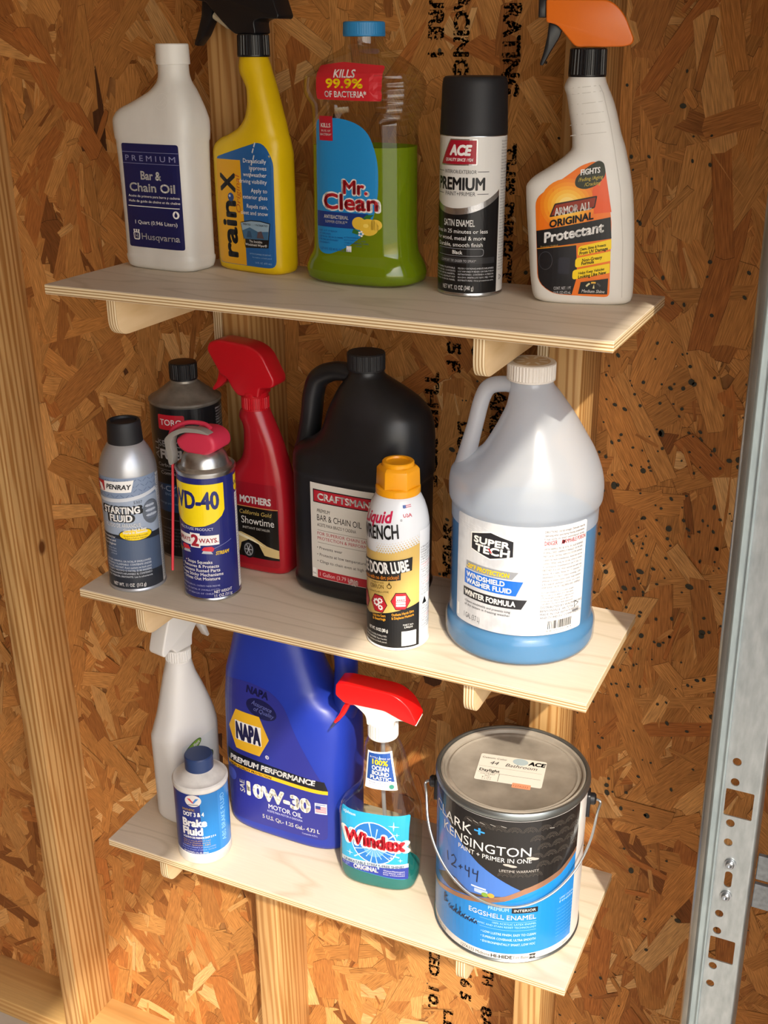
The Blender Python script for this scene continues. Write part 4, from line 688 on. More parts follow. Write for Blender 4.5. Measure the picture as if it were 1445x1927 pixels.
L = Print(T, cyl(LR, -6, 33.3), 2.8); GD = P_('#CFAE62', .3)
L.poly([(-70, 118), (-20, 112), (10, 114), (42, 124), (42, 3.6), (-70, 3.6)], GD, 0)
for i in range(16):
    for j in range(5):
        u = -6 + i * 3 + (j % 2) * 1.5; v = 113.5 + .14 * max(0, u) + j * 2.6 + max(0, (u - 10)) * .12
        if u < 41: L.ell(u, v, 1.05 - j * .17, 1.05 - j * .17, GD, 1, 8)
L.poly([(-70, 46), (-20, 38), (8, 45.5), (42, 55.6), (42, 3.8), (-70, 3.8)], BLK, 2); L.rect(42.2, 3.6, 74, 137, P_('#E1E4E8', .28), 0, 0)
L.text('Liquid', -10, 145.6, 12, P_('#C01C48'), w=39, bold=.03, shear=.3, rot=9, layer=3); L.text('WRENCH', -6.5, 128.4, 15, BLK, w=50, bold=.02, shear=.08, rot=9, layer=3); L.text('®', 21, 150, 2.4, BLK)
for k in range(4): L.line([(27.4, 165.4 - k * 1.7), (35, 165.8 - k * 1.7)], .7, P_('#C85A66'), 2)
L.rect(23.4, 161.2, 27.8, 166, P_('#3A5A9C'), 0, 2); L.text('USA', 28.6, 154, 4.8, P_('#C03A48'), w=10.4, bold=.02)
L.poly([(-50, 81), (32.4, 94.6), (33, 110), (-50, 97)], BLK, 3); L.text('GARAGE DOOR LUBE', -11, 88.6, 12.4, WHT, w=82, bold=.03, rot=9.2, layer=4); L.poly([(-50, 74), (20.4, 84.6), (20.6, 94), (-50, 83)], P_('#201C18'), 2); L.text('Quiet formula with no dirt pickup!', -12, 81.4, 4.4, P_('#E08A2A'), w=62, rot=9, bold=.015, layer=4)
L.text('designed with', -6, 77.6, 2.2, P_('#5A4010'), layer=3, rot=7); L.text('CERFLON', -7, 71.2, 4.8, P_('#4A3408'), w=19, layer=3, rot=9); L.text('Synthetic Fortifiers PTFE', -6, 66.6, 2, P_('#5A4010'), w=28, layer=3, rot=9); L.ring(8.4, 76.4, 2.6, 2.6, .7, P_('#4A3408'), 3, 14); L.poly([(7, 78), (8.4, 82), (9.6, 78)], P_('#4A3408'), 3)
hexp = lambda u, v, a, b_, r=0: [(u + a * math.cos(r + i * math.pi / 3), v + b_ * math.sin(r + i * math.pi / 3)) for i in range(6)]
for u, v in ((-29, 52), (-4.2, 54), (20.4, 59.6)):
    L.poly(hexp(u, v, 10.6, 11.6), BLK, 4); L.poly(hexp(u, v, 9.8, 10.8), P_('#B5222E', .3), 5)
for u, v, r in ((-6.6, 55, 3.9), (-2, 58, 2.6), (-1.6, 50, 2.4)):
    for k in range(8): L.rect(u + r * math.cos(k * .785) - .7, v + r * math.sin(k * .785) - .7, u + r * math.cos(k * .785) + .7, v + r * math.sin(k * .785) + .7, WHT, 0, 6)
    L.ring(u, v, r, r, r * .5, WHT, 6, 16)
L.rect(15.6, 53.6, 25.4, 66, WHT, 0, 6); L.rect(15.6, 59, 25.4, 59.7, P_('#B5222E'), 0, 7); L.rect(15.6, 56, 25.4, 56.6, P_('#B5222E'), 0, 7)
for k in range(4): L.rect(16.8 + k * 2.1, 60.6, 18 + k * 2.1, 62.2, P_('#B5222E'), 0, 7)
L.lines(['Soaks Into Gears', '& Bearings'], -4, 38.4, 3, 4, P_('#E0A030'), rot=9, bold=.02, layer=4, w=17); L.lines(['Outlasts Harsh Dirt', '& Displaces Moisture'], 23, 43.6, 3, 4.2, P_('#E0A030'), rot=8, bold=.02, layer=4, w=24); L.text('NET WT. 10 OZ (283 g)', -6, 21, 3.6, WHT, w=26, bold=.02, rot=4, layer=4); L.lines(['DANGER: HARMFUL OR FATAL IF SWALLOWED.', 'EXTREMELY FLAMMABLE. Vapor harmful.', 'See other cautions on back panel.'], -12, 14.6, 2, 3.6, WHT, w=36, rot=3, layer=4, bold=.01); L.text('PART NO.', 29, 30.4, 1.9, WHT, layer=4); L.text('L90210', 29, 27.4, 2.2, WHT, layer=4, bold=.02); L.rect(21.4, 6, 38, 23.6, P_('#E4E4E4'), 0, 4)
for i in range(34): L.text(('LUBRICATES rollers, hinges', 'tracks, chains and bearings', 'DANGER: EXTREMELY FLAMMABLE', 'Contents under pressure. Do', 'PELIGRO: MUY INFLAMABLE')[i % 5], 44, 117 - i * 2.9, 1.8, P_('#B0303C') if i % 7 < 2 and i > 4 else P_('#3A3E48'), al='L', layer=1)
L.rect(43.6, 49, 60, 62, P_('#B9C6D2'), 0, 2); L.rect(44, 49.4, 59.6, 61.6, WHT, 0, 3); L.poly([(46, 51), (54, 51), (50, 59.6)], BLK, 4); L.build()
# ---------------------------------------------------------------- 12 milky jug of blue washer fluid
T = put('washer_fluid_jug', 1, (.2353, -.185), 0, 'translucent gallon jug of blue windshield washer fluid with white cap', 'jug')
def sec(z, r, xl=None, xr=None, n=2): return (z, -(r if xl is None else xl), (r if xr is None else xr), -r, r, n)
ST_ = [sec(0, 74), sec(3, 79), sec(10, 81.5), sec(24, 81.5), sec(29, 80), sec(33, 77.6), sec(36, 77.2), sec(158, 77.4), sec(161, 78.6), sec(166, 80.6), sec(178, 81), sec(190, 79.4), sec(204, 74.6, 60), sec(216, 69, 47), sec(232, 59.5, 37), sec(250, 48.5, 28), sec(266, 37.6, 22), sec(278, 29, 20.6), sec(285, 23.6, 21), sec(292, 21.4)]
MILK = clear('milky jug plastic', (1, 1, 1), .2, .66, srgb('#ECF1F8')); WET = clear('milky jug plastic wetted by the fluid', (1, 1, 1), .2, .16, srgb('#DDE3EE'))
bm = loft(ST_, 88)
for f in bm.faces: f.material_index = 1 if f.calc_center_median().z < .1435 else 0
B = obj('body', bm, [MILK, WET], T, sharp=60)
obj('washer_fluid', loft(ST_, 88, inset=1.6, zmax=143, step=5), liquid('blue washer fluid', '#2A96D2', .0), T, sharp=60)['label'] = 'blue fluid filling the jug just past its middle'
obj('handle', tube([(-8, -4, 280), (-24, -5, 283), (-41, -6, 279), (-49, -7, 266), (-55, -9, 238), (-61, -10, 212), (-65, -10, 190)], [8, 8, 8.5, 8.5, 8.5, 9.5, 12], 18, 1.2), MILK, T)
ribcap(T, 0, 24.8, 290, 308.5, plastic('white ribbed cap', '#E6DFD6', .45), rib=44, d=.7, dome=1.2)
L = Print(T, lambda u, v, off: Vector((0, 0, 0)), 4)
L = Print(T, cyl(lambda v: 309.2, 0), 4, name='embossing')
L = Print(T, lambda u, v, off: Vector((u, v, 308.4 + off)) * .001, 60, name='cap_disc'); CDB = P_('#C9B08A', .5); L.ell(0, 0, 19, 19, CDB, 0, 40)
for k in range(8): a = k * .785; L.poly([(8 * math.cos(a - .16), 8 * math.sin(a - .16)), (17 * math.cos(a - .1), 17 * math.sin(a - .1)), (17 * math.cos(a + .1), 17 * math.sin(a + .1)), (8 * math.cos(a + .16), 8 * math.sin(a + .16))], P_('#DDD4C6'), 2)
L.build()
L = Print(T, cyl(77.7, -7.5), 5, base=.4); PAP = noisy('silver label paper', '#C9CBCF', '#B9BBC0', .32, (40, 40, 40), (.45, .6)); PAPW = P_('#DAD8D8', .4)
L.poly(rpoly([(-47, 37), (107, 37), (107, 159), (-47, 159)], 4), PAP, 0); L.poly(rpoly([(51, 37.3), (106.6, 37.3), (106.6, 158.6), (52, 158.6)], 3), PAPW, 1)
DK = P_('#26262A', .35); L.poly([(-24.5, 124.5), (0, 118.2), (25.4, 124.5), (25.4, 143.2), (0, 149.6), (-24.5, 143.2)], WHT, 1); L.poly([(-23.2, 125.4), (0, 119.6), (24, 125.4), (24, 142.2), (0, 148.2), (-23.2, 142.2)], DK, 2); L.text('SUPER', 0, 134, 6.8, WHT, w=40, bold=.04, layer=3, shear=.06); L.text('TECH', 1, 124.4, 8, WHT, w=38, bold=.04, layer=3, shear=.06); L.line([(-2, 130.6), (1.6, 126)], 1.4, RED, 4)
L.poly([(-30.5, 100.4), (24, 100), (30.4, 108.6), (-30.5, 109.4)], P_('#8A8D92', .35), 1); L.text('-20°F PROTECTION', -4.4, 102, 4.9, YEL, w=50, bold=.03, shear=.12, layer=3); L.poly([(-32.4, 83), (28.6, 82), (35.6, 98.4), (-32.4, 99.4)], P_('#1E66C8', .35), 2); L.lines(['WINDSHIELD', 'WASHER FLUID'], -29.4, 91.8, 5.4, 7.2, WHT, al='L', bold=.03, layer=3); L.poly([(-33.6, 68), (34.6, 67.2), (40.4, 78), (-33.6, 78.4)], DK, 2); L.text('WINTER FORMULA', -1.6, 70, 6, WHT, w=60, bold=.03, layer=3)
L.lines(['•Cleans windshields and prevents icing', ' of dry system in freezing weather'], -31.4, 62, 2.7, 4.2, P_('#3A3A3E'), al='L', w=55, layer=3, shear=.1); L.text('1 GAL (3.7 L)', -32, 43.4, 6, P_('#55565A'), al='L', w=22); L.rect(-45, 41, -41.4, 55, WHT, 0, 1)
L.lines(['DIRECTIONS: Use full strength. Defroster must be', 'operating when used during freezing temperatures.', 'Use only in well ventilated area.'], 55, 152.4, 2.4, 3.9, P_('#4A3A3A'), al='L', w=48, layer=3); L.text('DANGER     FLAMMABLE POISON', 55, 139, 4.6, P_('#C03040'), al='L', w=50, bold=.01, layer=3); L.ell(75.6, 141, 2, 2.2, BLK, 3, 10); L.line([(73, 138.6), (78.4, 143.6)], .6, BLK, 3)
L.lines(['VAPOR HARMFUL. MAY BE FATAL OR CAUSE BLINDNESS', 'IF SWALLOWED. HARMFUL IF INHALED OR ON SKIN.', 'MAY CAUSE CENTRAL NERVOUS SYSTEM DAMAGE.', 'Cannot be made nonpoisonous. Avoid skin and eye', 'contact. When using do not eat, drink or smoke.', 'Contains methanol (67-56-1).', 'FIRST AID: If on skin: Wash exposed skin with soap', 'water. If in eyes: Rinse for 15 minutes. If', 'swallowed: DO NOT induce vomiting. Call a', 'physician or poison control center. Keep container', 'closed when not in use.', 'KEEP AWAY FROM CHILDREN AND ANIMALS.'], 54.6, 133.6, 2.3, 3.9, P_('#5A5A60'), al='L', layer=3, w=47); L.lines(['Store and transport in a cool place, upright.', 'Not for sale or use where VOC limit applies', '37% by weight methanol. California and', 'Some areas. Wash hands after use.', 'Call (800) 762-4555 with questions.'], 54.4, 85.4, 2, 3.3, P_('#5A5A60'), al='L', layer=3, w=38); L.lines(['DISTRIBUTED BY WALMART INC.,', 'BENTONVILLE, AR 72716', 'MADE IN USA WITH FOREIGN', 'AND DOMESTIC COMPONENTS'], 54.2, 68, 2.5, 4, P_('#4A4A50'), al='L', layer=3)
L.rect(60, 38.6, 94.4, 56, WHT, 1, 2); rb = random.Random(5); u = 63
while u < 91: wd = rb.choice((.35, .5, .8, 1.1)); L.rect(u, 43.6, u + wd, 53, BLK, 0, 3); u += wd + rb.choice((.35, .5, .8))
L.text('6 81131 35124 9', 77, 40.4, 2.3, BLK, w=30, layer=3); L.ring(96.8, 66.5, 4.4, 4.8, 1.3, BLK, 3, 3); L.rect(92, 57.6, 101.6, 60, P_('#77777B'), 0, 3)
for i in range(14): L.line([(-44 + i * 3, 152 - (i % 3) * 3), (-38 + i * 3, 150.4 - (i % 3) * 3)], .3, P_('#DDDEE2'), 1)
L.build()
# ---------------------------------------------------------------- 13 white trigger bottle at the back
T = put('spray_bottle', 2, (-.221, -.195), 79, 'plain white spray bottle with green logo, turned sideways behind the brake fluid', 'spray bottle')
WP = plastic('milk white plastic', '#D3D0CC', .35)
B = obj('body', loft([(0, -38, 40, -24, 24, 3), (2.5, -42, 44, -28, 28, 3.2), (10, -44, 46, -29, 29, 3.4), (100, -45, 47, -29, 29, 3.4), (128, -46, 48, -29, 29, 3.2), (138, -43, 47, -28.4, 28.4, 2.9), (160, -35, 41, -26, 26, 2.7), (190, -27.5, 30, -22, 22, 2.5), (215, -21, 20, -18.5, 18.5, 2.3), (228, -17.6, 17.6, -17, 17, 2), (234, -16, 16, -16, 16, 2)], 72), WP, T, sharp=55)
ribcap(T, 0, 17, 232, 250, plastic('white collar', '#DAD7D2', .4), 'collar', rib=32, d=.7)
obj('spray_head', prism(rpoly([(-14, 250, 3), (15, 250, 3), (16, 266, 5), (30, 282, 6), (60, 288, 3), (62, 308, 4), (10, 318, 12), (-22, 306, 12), (-34, 272, 6), (-38, 258, 4), (-34, 252, 4), (-22, 260, 5)], 4), 13, 5, 4), plastic('white head', '#D8D5D0', .3), T)
obj('trigger', prism(rpoly([(32, 284), (44, 286), (46, 268), (54, 246), (50, 244), (40, 262)], 2), 6, 2, 2), plastic('white head', '#D8D5D0', .3), T)
L = Print(T, front(B), 5); L.poly(rpoly([(-31, 122), (32, 122), (32, 20), (-31, 20)], 5), P_('#C9CBCA', .3), 0); L.ell(-13, 114, 16, 7, P_('#2E5A1E'), 1, rot=22); L.ell(-13, 114, 14.6, 5.8, P_('#7FA53A'), 2, rot=22); L.text('OdoBan', -12.6, 111.6, 5.6, WHT, w=24, rot=22, bold=.03, layer=3); L.lines(['Disinfectant', 'odor eliminator and', 'all purpose cleaner'], -4, 94, 2.6, 4.2, P_('#3A4A3A'), rot=26); L.ell(12, 84, 12, 9, P_('#2E4A1E'), 1, rot=30); L.build()
# ---------------------------------------------------------------- 14 brake fluid
T = put('brake_fluid_bottle', 2, (-.1529, -.2617), 0, 'small white and blue brake fluid bottle with navy cap', 'bottle')
obj('body', lathe([(31, 0), (33.6, 1.2), (34.6, 4), (34.6, 15.6), (34, 16.4), (34, 107.6), (34.8, 108.4), (35.4, 111), (35.2, 114.6), (33.6, 116.4), (31.6, 116.6), (28, 118.6), (22, 123.6), (17.6, 126.6), (16, 128)], 72), noisy('smudged white plastic', '#D5D2CC', '#BEBBB5', .42, (45, 45, 45), (.5, .75)), T)
ribcap(T, 0, 18, 127, 146.5, plastic('navy cap', '#253A66', .38), rib=0, dome=1.6)
L = Print(T, cyl(34.05, 12), 3); L.rect(-107, 16.8, 107, 107.4, P_('#1E2E7A', .28)); L.rect(11, 16.9, 34.6, 107.2, P_('#1C74B8', .28), 0, 1); L.rect(34.6, 16.9, 60, 107.2, P_('#2E7FC6', .28), 0, 1); L.rect(60, 16.9, 80, 107.2, P_('#23489A', .28), 0, 1)
L.ell(2.6, 98.4, 10.6, 8.8, P_('#D6CFC8', .3), 2); L.poly([(-5, 102), (-1, 102), (2.4, 97), (4, 99.4), (2.4, 94.6)], P_('#C83A40'), 3); L.poly([(10, 102), (6, 102), (2.6, 96.6), (3.4, 94.4)], P_('#3A7AC0'), 3); L.line([(-4, 92.6), (9, 92.6)], 1, P_('#4A4A50'), 3)
L.text('SYNTHETIC', -4.6, 83, 3.2, P_('#C9A23A'), w=17, bold=.02, layer=3); L.text('DOT 3 & 4', 1.6, 75, 6, WHT, w=27, bold=.03, layer=3); L.text('Brake', 2, 59.6, 11, WHT, w=31, bold=.04, layer=3); L.text('Fluid', -1, 46.4, 11, WHT, w=26, bold=.04, layer=3); L.text('LIQUIDO DE FRENOS DOT 3 Y 4', 7, 41, 2.8, WHT, w=43, bold=.03, layer=3); L.lines(['Meets or exceeds all DOT 3 and', 'DOT 4 specifications. Anti-lock', 'brake systems ABS'], -15, 36.6, 2, 3.3, P_('#C9A23A'), al='L', layer=3, w=36); L.lines(['WARNING: HARMFUL IF SWALLOWED', 'Keep out of reach of children. See back'], 5, 26.4, 2, 3.6, P_('#9FA8DC'), w=46, layer=3); L.text('NET CONTENTS: 12 FL. OZ. (354mL)', 1, 18, 2.4, WHT, w=33, layer=3)
L.text('ABS BRAKE FLUID', 45, 28, 7, P_('#8FC4E8'), w=72, al='L', rot=90, layer=3)
for i in range(10): L.text('Use only with sealed', 62, 100 - i * 4, 1.9, P_('#9FB4DC'), al='L', layer=3)
L.build()
# ---------------------------------------------------------------- 15 blue motor oil jug
T = put('motor_oil_jug', 2, (-.0645, -.162), -1, 'large blue five-quart motor oil jug with gold hexagon logo', 'jug')
NB = noisy('blue jug plastic', '#2137A0', '#1C2F90', .36, (14, 14, 9), (.4, .8))
NP = [(0, -86, 74, -40, 40, 3.6), (4, -92, 80, -45, 45, 3.8), (12, -94, 83, -47, 47, 4), (100, -95.5, 84, -48, 48, 4), (140, -96, 85, -48, 48, 3.8), (170, -96, 85, -48, 48, 3.6), (195, -96, 82, -47, 47, 3.4), (208, -96, 74, -45, 45, 3.2), (218, -96, 60, -43, 43, 3.1), (226, -96, 50, -41, 41, 3), (236, -94, 44, -39, 39, 3), (255, -89, 36, -37, 37, 2.8), (280, -83, 26, -35, 35, 2.7), (300, -77, 18, -33, 33, 2.6), (314, -66, 8, -31, 31, 2.4), (324, -52, 0, -25, 25, 2.2), (330, -49, -7, -21, 21, 2)]
B = obj('body', loft(NP, 88), NB, T, sharp=60)
obj('handle', tube([(-8, 0, 314), (20, 0, 317), (50, 0, 313), (68, 0, 298), (73, 0, 266), (72, 0, 234), (71, 0, 206), (66, 0, 188)], [10, 12, 13, 13.5, 13.5, 14, 16, 17], 20, 1.3), NB, T)
ribcap(T, -28, 21, 329, 347, PBLKM, rib=50, d=.5)
L = Print(T, front(B), 6); NL = P_('#2B2F86', .3)
L.poly(rpoly([(-88, 222, 10), (-90, 26, 2), (-86, 16, 8), (64, 20, 8), (66, 98, 4), (50, 124, 20), (26, 168, 30), (10, 206, 20), (-10, 222, 20), (-50, 229, 20)], 8), NL, 0)
L.poly([(-90, 121), (62, 102.5 + 8), (66, 98), (66, 97), (-90, 103)], P_('#15151E', .3), 1); L.poly([(-90, 102.8), (66, 97), (66, 91.6), (-90, 97)], P_('#E8B020', .3), 1); L.text('PREMIUM PERFORMANCE', -15, 104.4, 8, WHT, w=128, bold=.035, shear=.15, rot=-1, layer=3); L.text('HIGH QUALITY PROTECTION', -47, 96.2, 3.6, P_('#4A3A10'), w=66, bold=.03, shear=.15, rot=-1.6, layer=3)
gold = P_('#E3B023', .3); L.poly([(-79, 156), (-65, 185.5), (-28, 185), (-14.5, 154), (-30, 125.4), (-67, 127)], gold, 2); L.poly([(-67, 141), (-67, 169.6), (-26, 169.6), (-26, 141)], WHT, 3); L.text('NAPA', -46.4, 143.4, 23.6, P_('#20204E'), w=37, bold=.05, layer=4); L.ring(-18.5, 127.4, 2.7, 2.7, .7, WHT, 3, 16); L.text('R', -18.5, 126, 2.8, WHT, layer=3)
L.text('SAE', -56.5, 60.4, 8, WHT, w=19, al='L', rot=90, bold=.012); L.text('10W-30', -5, 60, 19.6, P_('#ECE6D6'), w=93, bold=.05); L.text('MOTOR OIL', 5, 48, 7.2, WHT, w=50); L.text('ACEITE PARA MOTOR A GASOLINA', 4, 42.2, 3.2, P_('#C4C8E8'), w=53); L.text('5 U.S. Qt.- 1.25 Gal.- 4.73 L', 12, 29.6, 6, WHT, w=84, bold=.02); L.text('Contenido 4.73 L', 40, 23.4, 2.6, P_('#B8BCE0'), w=22)
L.rect(48.6, 61, 64.4, 77.4, P_('#C8CCD8'), 0, 1)
for k in range(5): L.rect(49.6, 63.4 + k * 2, 63.6, 64.4 + k * 2, P_('#C85058'), 0, 2)
L.rect(49.6, 68.6, 56.4, 73.6, P_('#2A3A86'), 0, 3); L.line([(50, 75.4), (63, 75.4)], .9, P_('#5A6498'), 2)
L.cut('quality_seal'); DKB = P_('#181A48', .3); L.text('NAPA', -32, 213, 9, DKB, w=32, bold=.04, rot=-6); L.ell(-25, 196, 23, 13, DKB, 1, rot=-12); L.text('Assurance', -25, 198, 6, P_('#6068A8'), w=30, shear=.2, rot=-10); L.text('of Quality', -22, 190, 6, P_('#6068A8'), w=30, shear=.2, rot=-10); L.ell(-78, 82, 8, 9.6, P_('#4A5CC8'), 1); L.build()
# ---------------------------------------------------------------- 16 clear glass cleaner bottle
T = put('glass_cleaner_bottle', 2, (.078, -.214), 6, 'clear glass cleaner spray bottle with red and white trigger head', 'spray bottle')
WX = [(0, -44, 44, -24, 24, 2.8), (3, -47, 47.5, -27, 27, 2.9), (12, -49.5, 50, -29, 29, 3), (60, -50.5, 51.5, -30, 30, 3), (98, -50.5, 52, -30, 30, 3), (108, -48.5, 51, -29.5, 29.5, 2.9), (118, -41, 49, -28, 28, 2.8), (130, -31, 45, -26, 26, 2.6), (142, -24.5, 41.5, -24, 24, 2.5), (160, -21, 37, -22, 22, 2.4), (185, -19, 31, -20.5, 20.5, 2.3), (198, -17.6, 26, -19, 19, 2.2), (206, -14.6, 22.6, -17.6, 17.6, 2), (212, -13, 21, -16.5, 16.5, 2)]
B = obj('body', loft(WX, 72), PET, T, sharp=60); obj('cleaner_liquid', loft(WX, 72, inset=1.4, zmax=24, step=4), liquid('teal cleaner', '#46C4C4', .5), T, sharp=60)['label'] = 'a little teal liquid left in the bottom'
obj('dip_tube', tube([(4, 0, 212), (4, 0, 130), (9, 0, 60), (20, 0, 6)], 2.6, 10), clear('milky tube', (1, 1, 1), .3, .55, (.7, .7, .7)), T)
WC = plastic('white trigger plastic', '#E2DED8', .35); RW = plastic('bright red plastic', '#E01818', .25)
ribcap(T, 4, 18.4, 210, 231, WC, 'collar', rib=30, d=.6)
obj('head_base', prism(rpoly([(-12, 228, 2), (21, 229, 2), (22, 240, 4), (34, 242, 3), (50, 238, 2), (42, 252, 3), (10, 257, 4), (-38, 257, 3), (-24, 250, 6), (-13, 240, 5)], 3), 13, 4, 3), WC, T); obj('head_cover', prism(rpoly([(-40, 253, 2), (10, 251.5, 4), (30, 243, 4), (48, 238.5, 4), (50, 243, 4), (40, 264, 10), (22, 276, 10), (-38, 279, 3), (-50, 277, 3), (-51, 262, 3)], 3), 14.5, 4.5, 4), RW, T)
obj('trigger', prism(rpoly([(-38, 254), (-26, 252), (-26, 247), (-36, 246), (-42, 232), (-50, 221), (-55, 216), (-57.5, 218), (-50, 230), (-45, 242)], 2), 6, 1.6, 2), RW, T); obj('trigger_tip', prism(rpoly([(-48, 224), (-54, 217), (-60, 208), (-62, 209), (-57, 219), (-52, 225)], 1), 5, 1, 2), plastic('smoked trigger tip', '#3A3F5C', .3), T)
L = Print(T, front(B), 5, base=.5); SK = P_('#2EA4D2', .35); NVB = P_('#2C3C98', .35)
L.poly(rpoly([(-43, 112, 3), (-43, 27, 3), (42, 22, 3), (45, 117, 3)], 3), SK, 0); L.poly([(-43, 38), (44, 41), (43.4, 22.6), (-43, 27.4)], NVB, 1); L.poly([(-43, 40), (44, 46.6), (44, 40.6), (-43, 33.4)], P_('#B9C6CE', .35), 2); L.text('UNBEATABLE STREAK-FREE SHINE!', 0, 37.6, 3.6, P_('#2A3A6A'), w=78, bold=.02, rot=4, layer=3); L.text('ORIGINAL', -9, 28.4, 6.6, WHT, w=32, bold=.03, rot=2, layer=3); L.lines(['Cleaner/Nettoyant', 'para limpiar vidrios', 'net contents'], 27, 33.6, 2, 3, WHT, w=26, layer=3); L.lines(['FL OZ', '23'], -36, 30.6, 2.6, 3, P_('#9AB0E0'), layer=3)
L.ell(2, 72, 30, 31, P_('#D6DEE4', .3), 1); L.ell(2, 72, 28.6, 29.6, P_('#2470BC', .3), 2); L.ell(2, 66, 14, 14, P_('#5C9CD8', .3), 3)
for k in range(18): a = k * .349; L.poly([(2, 66), (2 + (20 + 7 * (k % 3)) * math.cos(a - .03), 68 + (20 + 7 * (k % 3)) * math.sin(a - .03)), (2 + (20 + 7 * (k % 3)) * math.cos(a + .03), 68 + (20 + 7 * (k % 3)) * math.sin(a + .03))], P_('#A9CCE8'), 4)
L.text('Windex', 1.6, 66, 20, WHT, w=83, bold=.1, layer=5); L.text('Windex', 1.6, 66.6, 18.6, P_('#C42030', .35), w=76, bold=.05, layer=6); L.text('scJohnson', -31, 106, 4, WHT, w=18)
for u, v, r in ((27, 102, 7), (31, 90, 3.4), (-30, 50, 5), (24, 55, 4), (35, 52, 3.4)): L.poly([(u - r, v), (u - r * .1, v + r * .1), (u, v + r), (u + r * .1, v + r * .1), (u + r, v), (u + r * .1, v - r * .1), (u, v - r), (u - r * .1, v - r * .1)], WHT, 5)
L.build(); L = Print(T, front(B), 5, name='neck_label', base=.5)
L.poly([(-9.5, 196), (20, 199), (29, 149), (-12.5, 146)], WHT, 0); L.poly([(-7.8, 194), (18.4, 197), (25, 160), (-10, 158)], P_('#27509C', .35), 1); L.text('BOTTLE   MADE OF', 6.4, 188.6, 2, WHT); L.poly([(5, 188), (6.6, 193), (8.2, 188)], P_('#9CC4E8'), 3); L.text('100%', 7, 180.6, 6.6, YEL, w=19, bold=.03); L.text('OCEAN', 7.4, 173, 5.8, WHT, w=21, bold=.03); L.text('BOUND', 7.8, 166.4, 5.2, WHT, w=21, bold=.03); L.text('PLASTIC', 8, 160.2, 4.8, WHT, w=26, bold=.03); L.lines(['IN PARTNERSHIP', 'WITH PLASTIC BANK'], 4, 154.6, 1.9, 3, P_('#27509C'), w=22); L.ell(22, 153.4, 3, 3, P_('#3A8A78'), 2); L.build()
# ---------------------------------------------------------------- 17 gallon paint can
T = put('paint_can', 2, (.2435, -.2085), 0, 'black and blue gallon paint can with wire handle and dusty lid', 'paint can')
RIM = mat('scraped steel rim', '#8D9394', .32, .9)
obj('body', lathe([(85, 0), (87, .6), (87.4, 2.2), (86.4, 3.4), (85.6, 4), (85.6, 197), (86.6, 198.6), (88.2, 199.6), (88.6, 201.4), (88.4, 205), (87, 207), (85, 207.2), (83.4, 206), (82.8, 203.6), (80, 202), (79, 190)], 112), RIM, T)
LID = noisy('dusty lid', '#A0978A', '#7E766B', .5, (26, 26, 26), (.35, .7), metal=.2, bump=.08); obj('lid', lathe([(83, 203.2), (82.6, 205.4), (81, 206.4), (79.4, 205.4), (78, 201.8), (76, 200.8), (74.6, 201.6), (73.4, 202.4), (72, 201.4), (70.6, 200.6), (20, 200.8)], 112, cap0=False), [LID], T)
EAR = math.radians(104)
def ear(a):
    bm = prism(rpoly([(-11, 156), (11, 156), (9, 186), (-9, 186)], 4), 2.6, 1, 2, c=-87); o = obj('handle_ear', bm, PBLK, T); o.rotation_euler = (0, 0, a); bm = lathe([(7, 0), (7, 5), (5, 7), (3.4, 7)], 24); p = obj('handle_boss', bm, PBLK, o); p.rotation_euler = (math.radians(90), 0, 0); p.location = (0, -.089, .176)
ear(EAR); ear(EAR + math.pi)
e0 = Vector((math.sin(EAR), -math.cos(EAR), 0)); fr = Vector((e0.y, -e0.x, 0)); path = []
if fr.y > 0: fr = -fr
def bail(t):
    # t from -1 to 1 : the wire hangs in a plane leaning against the front of the can
    a = t * math.pi / 2; d = e0 * math.sin(a) * 99 + fr * math.cos(a) * 90.5
    return (d.x, d.y, 176 - 92 * math.cos(a) ** 1.0)
path = [tuple(e0 * -96 + Vector((0, 0, 176))), tuple(e0 * -101 + Vector((0, 0, 172)))] + [bail(-.93 + i * .155) for i in range(13)] + [tuple(e0 * 101 + Vector((0, 0, 172))), tuple(e0 * 96 + Vector((0, 0, 176)))]
obj('wire_handle', tube(path, 1.5, 10, sub=5), mat('steel wire', '#B9BDBF', .3, .9), T)
L = Print(T, cyl(85.7, 8), 6); BP = P_('#1E1C1C', .22); BL2 = P_('#1B7FCB', .25); WP2 = P_('#D3CFCB', .28); COP = mat('copper band', '#B08468', .3, .6)
L.rect(-150, 4.4, 150, 196.6, WP2); L.rect(-138, 13, 104, 132, BL2, 0, 1)
V1 = [(-138, 192), (104, 196), (108, 134), (77, 120), (29, 103.5), (-20, 132), (-70, 172), (-98, 196), (-138, 196)]; L.poly([(-100, 196.4), (106, 196.4), (104.6, 137), (77, 121), (29, 103.5), (-20, 132), (-70, 170)], BP, 3)
L.poly([(-138, 196.4), (-100, 196.4), (-70, 170), (-20, 132), (29, 103.5), (12, 95), (-19, 85), (-60, 74), (-90, 64), (-138, 54)], P_('#4470BC', .25), 2); L.poly([(-138, 54), (-90, 64), (-60, 74), (-19, 85), (12, 95), (33, 106), (77, 121.6), (104, 138), (104, 132), (77, 114), (33, 98), (12, 88), (-19, 78.6), (-60, 68), (-90, 58), (-138, 47)], COP, 4)
